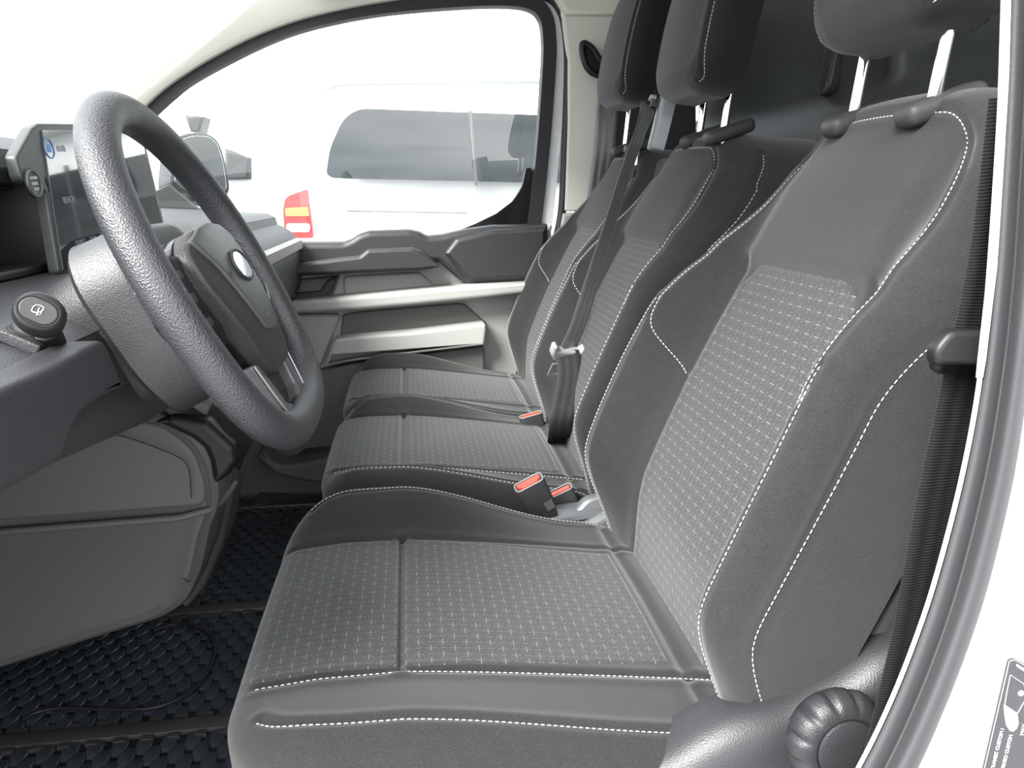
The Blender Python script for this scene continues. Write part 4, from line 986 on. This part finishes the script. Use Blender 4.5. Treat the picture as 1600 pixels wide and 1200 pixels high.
scn = slab('screen_panel', [bl_(63, 203), (Lw, .088), (Lw, -.086), bl_(97, 424)], tuple(Q0 + sn * .0018), tuple(sr), tuple(su), tuple(sn), .006, SCREEN, ts, r=.0006, corner=.002)
scn['label'] = 'dark reflective display'
def ST(body, a, b, size, m=SCRTXT): text('display_text', body, tuple(Q0 + sn * .0021 + sr * a + su * b), tuple(sr), tuple(su), size, m, scn, .00005)
ST('10:00', .060, .060, .011); ST('BEACH', .045, .0, .010); ST('QUIRKY', .045, -.052, .008); ST('COSY', .082, -.052, .008); ST('COUNTRY', .122, -.052, .008); ST('LO', .11, -.074, .008); ST('<', .078, -.074, .008)
tube('display_icon', [tuple(Q0 + sn * .0022 + sr * (.030 + .011 * cos(t)) + su * (.060 + .011 * sin(t))) for t in np.linspace(0, 2 * pi, 24, endpoint=False)], .0006, SCRBLU, scn, 6, closed=True, up=tuple(sn))
slab('display_icon', [(.025, .056), (.035, .056), (.035, .062), (.030, .066), (.025, .062)], tuple(Q0 + sn * .0022), tuple(sr), tuple(su), tuple(sn), .0003, SCRBLU, scn, r=.0001)
BC = Q0 + sr * (-.028) + su * .022
bt = lathe('start_button', [(.0152, 0), (.0160, .0015), (.0152, .0035), (.0138, .0036), (.0132, .0022), (.006, .0014), (.0004, .0012)], BC, tuple(sn), PADP, ts, 40); bt['label'] = 'round start stop button'
tube('button_ring', [tuple(BC + sn * .0008 + sr * .0166 * cos(t) + su * .0166 * sin(t)) for t in np.linspace(0, 2 * pi, 40, endpoint=False)], .0007, BLACK, ts, 6, closed=True, up=tuple(sn))
for i, w in enumerate(('ENGINE', 'START', 'STOP')): text('button_text', w, tuple(BC + sn * .0030 + su * (.006 - .006 * i)), tuple(sr), tuple(su), .0048, PRINTW, bt, .0002)

# centre stack lower panel (mid grey) with gear gaiter
con = tag(empty('centre_console', (-.45, 1.1, .2)), 'grey lower console panel under the dashboard with black gear gaiter on top', 'console')
# side wall at y ~1.05, wrapping round to a rear face
prof_c = [(-.62, .60), (-.35, .565), (-.300, .528), (-.283, .49), (-.281, .44), (-.288, .41), (-.300, .385), (-.318, .32), (-.345, .262), (-.385, .238), (-.45, .222), (-.62, .175), (-.95, .16), (-.95, .62)]
pc = roundpoly(prof_c, [.0, .03, .02, .02, .02, .01, .01, .03, .03, .02, .02, 0, 0, 0], 4)
def cw(x, y, z):
    return (x, y, z)
secs = []
cen = np.array([-.6, .40])
for y, ins in ((1.046, .022), (1.040, .012), (1.046, .004), (1.060, .0), (1.11, .0), (1.16, .004), (1.21, .02), (1.25, .05)):
    row = []
    for x, z in pc:
        dx = -ins if x > -.5 else 0; row.append((x + dx, y + (.0 if x < -.5 else 0), z + (ins * .6 if z < .3 else -ins * .5)))
    secs.append(row)
loft('console_side', secs, GREYM, con, 30, flip=False)
slab('upper_panel', [(-.95, .425), (-.60, .412), (-.305, .418), (-.300, .45), (-.312, .505), (-.35, .545), (-.60, .60), (-.95, .62)], (0, 1.0405, 0), (1, 0, 0), (0, 0, 1), (0, -1, 0), .02, GREYM, con, r=.006, corner=.018)
tube('panel_ridge', [(-.95, 1.038, .402), (-.60, 1.036, .398), (-.34, 1.036, .405), (-.300, 1.042, .412), (-.285, 1.07, .418), (-.281, 1.12, .42)], .0055, GREYM, con, 10, up=(0, 1, 0))
tube('panel_seam', crom([tuple(PY(x, y, 1.032)) for x, y in ((180, 680), (200, 684), (240, 698), (280, 715), (293, 728), (297, 745), (299, 778))], 6), .0009, RUBBER, con, 6, up=(0, 1, 0))
GAIT = mat('black_leatherette', (.008, .008, .009), .5, bump=('n', 300, .2, .001))
# gaiter: soft folded hood draping over the corner
gp = [(1.045, -.36, .585), (1.06, -.31, .552), (1.075, -.272, .510), (1.085, -.262, .47), (1.10, -.268, .435)]
gt = tag(empty('gear_gaiter', (-.35, 1.15, .55)), 'black leatherette gear lever gaiter beneath the steering wheel', 'gaiter')
gs = []
for i, (k, up) in enumerate(((0, .02), (.15, .03), (.3, .032), (.45, .03), (.6, .022), (.75, .012), (.9, .0), (1.0, -.02))):
    x = -.50 + .245 * k; row = []
    for j in range(17):
        t = j / 16; y = 1.045 + .19 * t
        z = .600 - .085 * k - .06 * max(0, k - .6) + up + .035 * sin(pi * t) ** .7 + .006 * sin(t * 16 + k * 6)
        row.append((x + .012 * sin(t * 9), y, z))
    gs.append(row)
G = np.array([[PY(1, 1, 1)] * 1])
gaiter = grid_obj('gaiter_folds', np.array([[tuple(p) for p in r] for r in gs]), GAIT, gt); gaiter.modifiers.new('thick', 'SOLIDIFY').thickness = .006
slab('gaiter_tongue', [(PY(x, y, 1.06).x, PY(x, y, 1.06).z) for x, y in [(250, 652), (275, 640), (330, 650), (372, 690), (376, 715), (362, 735), (352, 742), (343, 746), (338, 738), (334, 712), (325, 692), (308, 678), (270, 660)]], (0, 1.034, 0), (1, 0, 0), (0, 0, 1), (0, -1, 0), .12, GAIT, gt, r=.010, corner=.004, seg=4)
tube('chrome_lip', crom([tuple(PY(x, y, 1.10)) for x, y in ((348, 656), (352, 664), (362, 667), (370, 663), (371, 657))], 6), .0035, SATIN, gt, 8, up=(0, 1, 0))
slab('shift_switch', [(-.02, -.008), (.02, -.008), (.02, .008), (-.02, .008)], tuple(PY(302, 634, 1.06)), (1, 0, -.4), (.4, 0, 1), (0, -1, 0), .02, GREYL, gt, r=.003)
# passenger-side lower corner of the console (second layer)
slab('rear_layer', [(PY(x, y, 1.22).x, PY(x, y, 1.22).z) for x, y in [(330, 700), (372, 700), (371, 745), (350, 850), (322, 915), (296, 945), (270, 930)]], (0, 1.20, 0), (1, 0, 0), (0, 0, 1), (0, -1, 0), .10, GREYM, con, r=.02, corner=.01, seg=4)
slab('dark_socket', [(PY(x, y, 1.19).x, PY(x, y, 1.19).z) for x, y in [(334, 790), (349, 782), (348, 800), (336, 808)]], (0, 1.197, 0), (1, 0, 0), (0, 0, 1), (0, -1, 0), .01, BLACK, con, r=.001, corner=.004)
# firewall behind the footwell
fw = rbox('wall_front', (-1.02, 1.25, .35), (.04, 1.7, .8), BLACK); tag(fw, kind='structure')
# side closing panel of the far footwell
kp_ = slab('trim_3', [(-1.0, 0), (-.50, 0), (-.40, .35), (-.36, .70), (-1.0, .75)], (0, 2.09, 0), (1, 0, 0), (0, 0, 1), (0, -1, 0), .04, GREYL, None, r=.005); tag(kp_, 'far footwell side trim', kind='structure')

# ------------------------------------------------------------------ rubber floor mat
fm = tag(empty('floor_mat', (-.5, 1.4, 0)), 'black rubber floor mat moulded with rows of wavy honeycomb cells', 'floor mat')
rbox('mat_base', (-.50, 1.33, .000), (.86, 1.34, .010), MATB, fm, r=.002)
bands = [(.68, 1.075), (1.115, 1.435), (1.475, 1.955)]
for y in (1.095, 1.455): rbox('raised_bar', (-.50, y, .008), (.86, .032, .012), MATR, fm, r=.003)
rbox('raised_bar', (-.50, 1.985, .010), (.86, .04, .016), MATR, fm, r=.003)
V = []; F = []; ncell = 0
for (ya, yb) in bands:
    cw_, ch = .0370, .0520; nrow = int((yb - ya) / (ch * .5)); 
    for r_i in range(nrow):
        y = ya + (r_i + .5) * (yb - ya) / nrow
        for c in range(24):
            x = -.925 + c * cw_ + (cw_ / 2 if r_i % 2 else 0)
            if x > -.08: continue
            q = [(-.0135, -.010), (0 - .006, -.0225), (.006, -.0225), (.0135, -.010), (.0135, .010), (.006, .0225), (-.006, .0225), (-.0135, .010)]
            b0 = len(V); tz = .0095
            for h, k in ((.004, 1.0), (tz, .97), (tz + .0012, .86)):
                for a, b in q: V.append((x + a * k * .9, y + b * k * .9, h))
            for rr in (0, 1):
                for j in range(8): F.append((b0 + rr * 8 + j, b0 + rr * 8 + (j + 1) % 8, b0 + rr * 8 + 8 + (j + 1) % 8, b0 + rr * 8 + 8 + j))
            F.append(tuple(b0 + 16 + j for j in range(8))); ncell += 1
mc = mesh('mat_cells', V, F, MATM, fm, True, 30); tag(mc, 'raised hexagonal cells of the mat', kind='stuff')
# notches along the bars
nv_ = []
for y in (1.072, 1.118, 1.432, 1.478, 1.958):
    for k in range(20): nv_.append((-.90 + k * .0415, y))
V = []; F = []
for x, y in nv_:
    b0 = len(V)
    for dx, dy, dz in ((-.009, -.004, .004), (.009, -.004, .004), (.009, .004, .004), (-.009, .004, .004), (-.009, -.004, .013), (.009, -.004, .013), (.009, .004, .013), (-.009, .004, .013)): V.append((x + dx, y + dy, dz))
    F += [(b0 + a, b0 + b, b0 + c, b0 + d) for a, b, c, d in ((4, 5, 6, 7), (0, 1, 5, 4), (1, 2, 6, 5), (2, 3, 7, 6), (3, 0, 4, 7))]
tag(mesh('bar_teeth', V, F, MATR, fm, False), kind='stuff')
# loose cord on the mat
cord = tube('loose_cord', crom([tuple(PZ(x, y, .016)) for x, y in ((35, 1124), (60, 1112), (100, 1106), (160, 1108), (220, 1108), (260, 1100), (300, 1080), (325, 1050), (335, 1020), (328, 995), (305, 980), (275, 975), (240, 985))], 10), .0032, RUBBER, None, 8)
tag(cord, 'thin black cord looped on the rubber floor mat', 'cord')

# ------------------------------------------------------------------ outside: mirror
mr = tag(empty('door_mirror', tuple(PY(300, 330, 2.3))), 'black exterior door mirror outside the passenger window', 'mirror')
MY = 2.36
ml = [(268, 226), (278, 212), (300, 206), (328, 208), (343, 220), (352, 245), (358, 275), (361, 300), (340, 318), (290, 312), (262, 290)]
mo = PY(310, 262, MY); ex = Vector((.72, -.69, 0)).normalized(); ex = Vector((.80, .60, 0)); ey = Vector((0, 0, 1)); en_ = Vector((.55, -.83, .12)).normalized(); ex = Vector((.83, .55, 0)).normalized(); ey = en_.cross(ex); ey = ey if ey.z > 0 else -ey
def mloc(x, y):
    d = ray(x, y); t = ((mo - Vector((0, 0, ZC))).dot(en_)) / d.dot(en_); p = Vector((0, 0, ZC)) + d * t - mo; return (p.dot(ex), p.dot(ey))
slab('mirror_housing', [mloc(*p) for p in ml], tuple(mo), tuple(ex), tuple(ey), tuple(en_), .10, DARKM, mr, r=.012, corner=.02, seg=4)
MIRG = mat('mirror_glass', (.9, .92, .93), .02, 1.0)
slab('mirror_glass', [mloc(*p) for p in [(277, 228), (285, 217), (302, 212), (326, 213), (339, 224), (347, 248), (352, 275), (354, 296), (335, 306), (292, 300), (272, 284)]], tuple(mo + en_ * .002), tuple(ex), tuple(ey), tuple(en_), .006, MIRG, mr, r=.001, corner=.01)
tube('mirror_arm', [tuple(PY(x, y, Y)) for x, y, Y in ((300, 300, 2.40), (280, 318, 2.3), (262, 330, 2.18))], .022, DARKM, mr, 12)
relief('sail_cover', [(238, 300), (262, 288), (300, 320), (345, 345), (350, 372), (240, 372)], 2.14, .02, DARKM, door, r=.004, corner=.006)

# ------------------------------------------------------------------ outside: ground, vans
gr = rbox('ground', (0, 8, -.34), (80, 70, .1), ASPH); tag(gr, kind='structure')
GZ = -.29
def van(name, label, X0, Y0, rot, L=5.1, Wd=1.9, Hh=1.87, detail=True):
    """parked van: rear end at the local origin, body along +x, near side facing -y"""
    e = tag(empty(name, (X0, Y0, GZ)), label, 'van')
    side = [(0.02, .42), (0.0, .75), (0.02, 1.15), (.10, 1.60), (.20, 1.86), (.36, 1.95), (2.2, 2.0), (3.3, 1.96), (3.75, 1.80), (4.35, 1.22), (4.95, 1.05), (5.08, .85), (5.1, .42), (4.85, .30), (.3, .30)]
    side = roundpoly([(x * L / 5.1, z * Hh / 1.98) for x, z in side], .08, 4)
    M = Matrix.Translation(Vector((X0, Y0, GZ))) @ Matrix.Rotation(rot, 4, 'Z')
    def tr(x, y, z): return tuple(M @ Vector((x, y, z)))
    secs = []
    for y, tuck in ((0.10, .9), (.035, .5), (0.0, .15), (0.0, 0), (Wd, 0), (Wd, .15), (Wd - .035, .5), (Wd - .10, .9)):
        row = []
        for x, z in side:
            k = max(0, (z - 1.05) / .95); yo = (.16 * k ** 1.5) * (1 if y < Wd / 2 else -1)
            cx, cz = L / 2, 1.1
            s_ = 1 - .035 * tuck
            row.append(tr(cx + (x - cx) * (1 - .012 * tuck), y + yo, cz + (z - cz) * s_))
        secs.append(row)
    loft('body', secs, WHITEP, e, 40)
    def on(x, z, out=.0):
        k = max(0, (z - 1.05) / .95); return tr(x, .16 * k ** 1.5 - out, z)
    def panel(nm, pts, m, thick=.02, out=.006, r=.08, parent=None, seg=5):
        p = roundpoly(pts, r, seg); c = p.mean(0); V = [on(a, b, out) for a, b in p] + [on(a, b, -thick) for a, b in p]; N = len(p)
        # triangulate with inner rings to follow the tumblehome
        V2 = []; rings = 4
        for k in range(rings):
            f = 1 - k / rings
            V2 += [on(c[0] + (a - c[0]) * f, c[1] + (b - c[1]) * f, out) for a, b in p]
        V2 += [on(c[0], c[1], out)]; base = [on(a, b, -thick) for a, b in p]; off = len(V2); V2 += base; F = []
        for k in range(rings - 1):
            for j in range(N): j2 = (j + 1) % N; F.append((k * N + j, k * N + j2, (k + 1) * N + j2, (k + 1) * N + j))
        for j in range(N): j2 = (j + 1) % N; F.append(((rings - 1) * N + j, (rings - 1) * N + j2, rings * N)); F.append((j2, j, off + j, off + j2))
        return mesh(nm, V2, F, m, parent or e, True, 40)
    if detail:
        w = panel('side_window', [(.30, 1.26), (.33, 1.42), (.42, 1.60), (.52, 1.665), (3.2, 1.60), (3.15, 1.18), (.34, 1.235)], TINT, r=.06)
        for x in (1.22, 2.2):
            panel('window_divider', [(x, 1.66), (x + .02, 1.66), (x + .05, 1.19), (x + .03, 1.19)], SEALM, out=.010, r=.002, parent=w)
        # rear lamp at the corner
        lp_ = panel('tail_lamp', [(.02, .86), (.20, .86), (.185, 1.17), (.05, 1.12), (.02, 1.05)], REDL, out=.02, r=.02)
        panel('lamp_segment', [(.035, 1.0), (.185, 1.0), (.18, 1.06), (.035, 1.05)], ORL, out=.026, r=.01, parent=lp_)
        panel('lamp_segment', [(.035, .90), (.18, .90), (.185, .955), (.035, .955)], CLRL, out=.026, r=.02, parent=lp_)
        panel('door_track', [(.42, 1.035), (1.20, 1.020), (1.20, 1.010), (.42, 1.025)], GREYL, out=.012, r=.003)
        panel('bumper_corner', [(-.03, .80), (.22, .80), (.20, .835), (-.02, .835)], BLACK, out=.03, r=.01)
        tube('roof_rail', [on(x, z, -.10) for x, z in ((.35, 1.87), (.6, 1.90), (1.6, 1.93), (3.0, 1.91), (3.2, 1.88))], .018, LGREY, e, 8)
    for x in (.95, 4.15):
        for y in (.02, Wd - .22):
            c = M @ Vector((x * L / 5.1, y, .33)); ax = (M.to_3x3() @ Vector((0, -1, 0)))
            wl = lathe('wheel', [(.20, -.2), (.31, -.2), (.33, -.17), (.33, -.03), (.31, 0), (.22, .0), (.20, -.02)], c, ax, RUBBER, e, 32)
            lathe('hubcap', [(.20, -.03), (.19, -.012), (.08, -.005), (.001, -.004)], c, ax, SATIN, wl, 20)
    return e
vp = PY(438, 330, 5.0)
van('parked_van', 'white van with long tinted side window and red tail lamp, outside the passenger window', vp.x, 5.0, radians(-1.5))
v2 = PY(405, 250, 8.5)
e2 = van('parked_van', 'white van further away to the left, only its dark mirror standing out', PY(350, 250, 8.8).x + 4.3, 10.2, radians(180), detail=False)
dm = slab('door_mirror', [(PY(x, y, 8.3).x, PY(x, y, 8.3).z) for x, y in [(350, 232), (388, 247), (389, 280), (352, 281)]], (0, 8.3, 0), (1, 0, 0), (0, 0, 1), (0, -1, 0), .35, DARKM, e2, r=.03)
slab('mirror_arm', [(PY(x, y, 8.5).x, PY(x, y, 8.5).z) for x, y in [(288, 180), (318, 182), (312, 207), (297, 206)]], (0, 8.5, 0), (1, 0, 0), (0, 0, 1), (0, -1, 0), .3, DARKM, e2, r=.03)

S.frame_set(1)
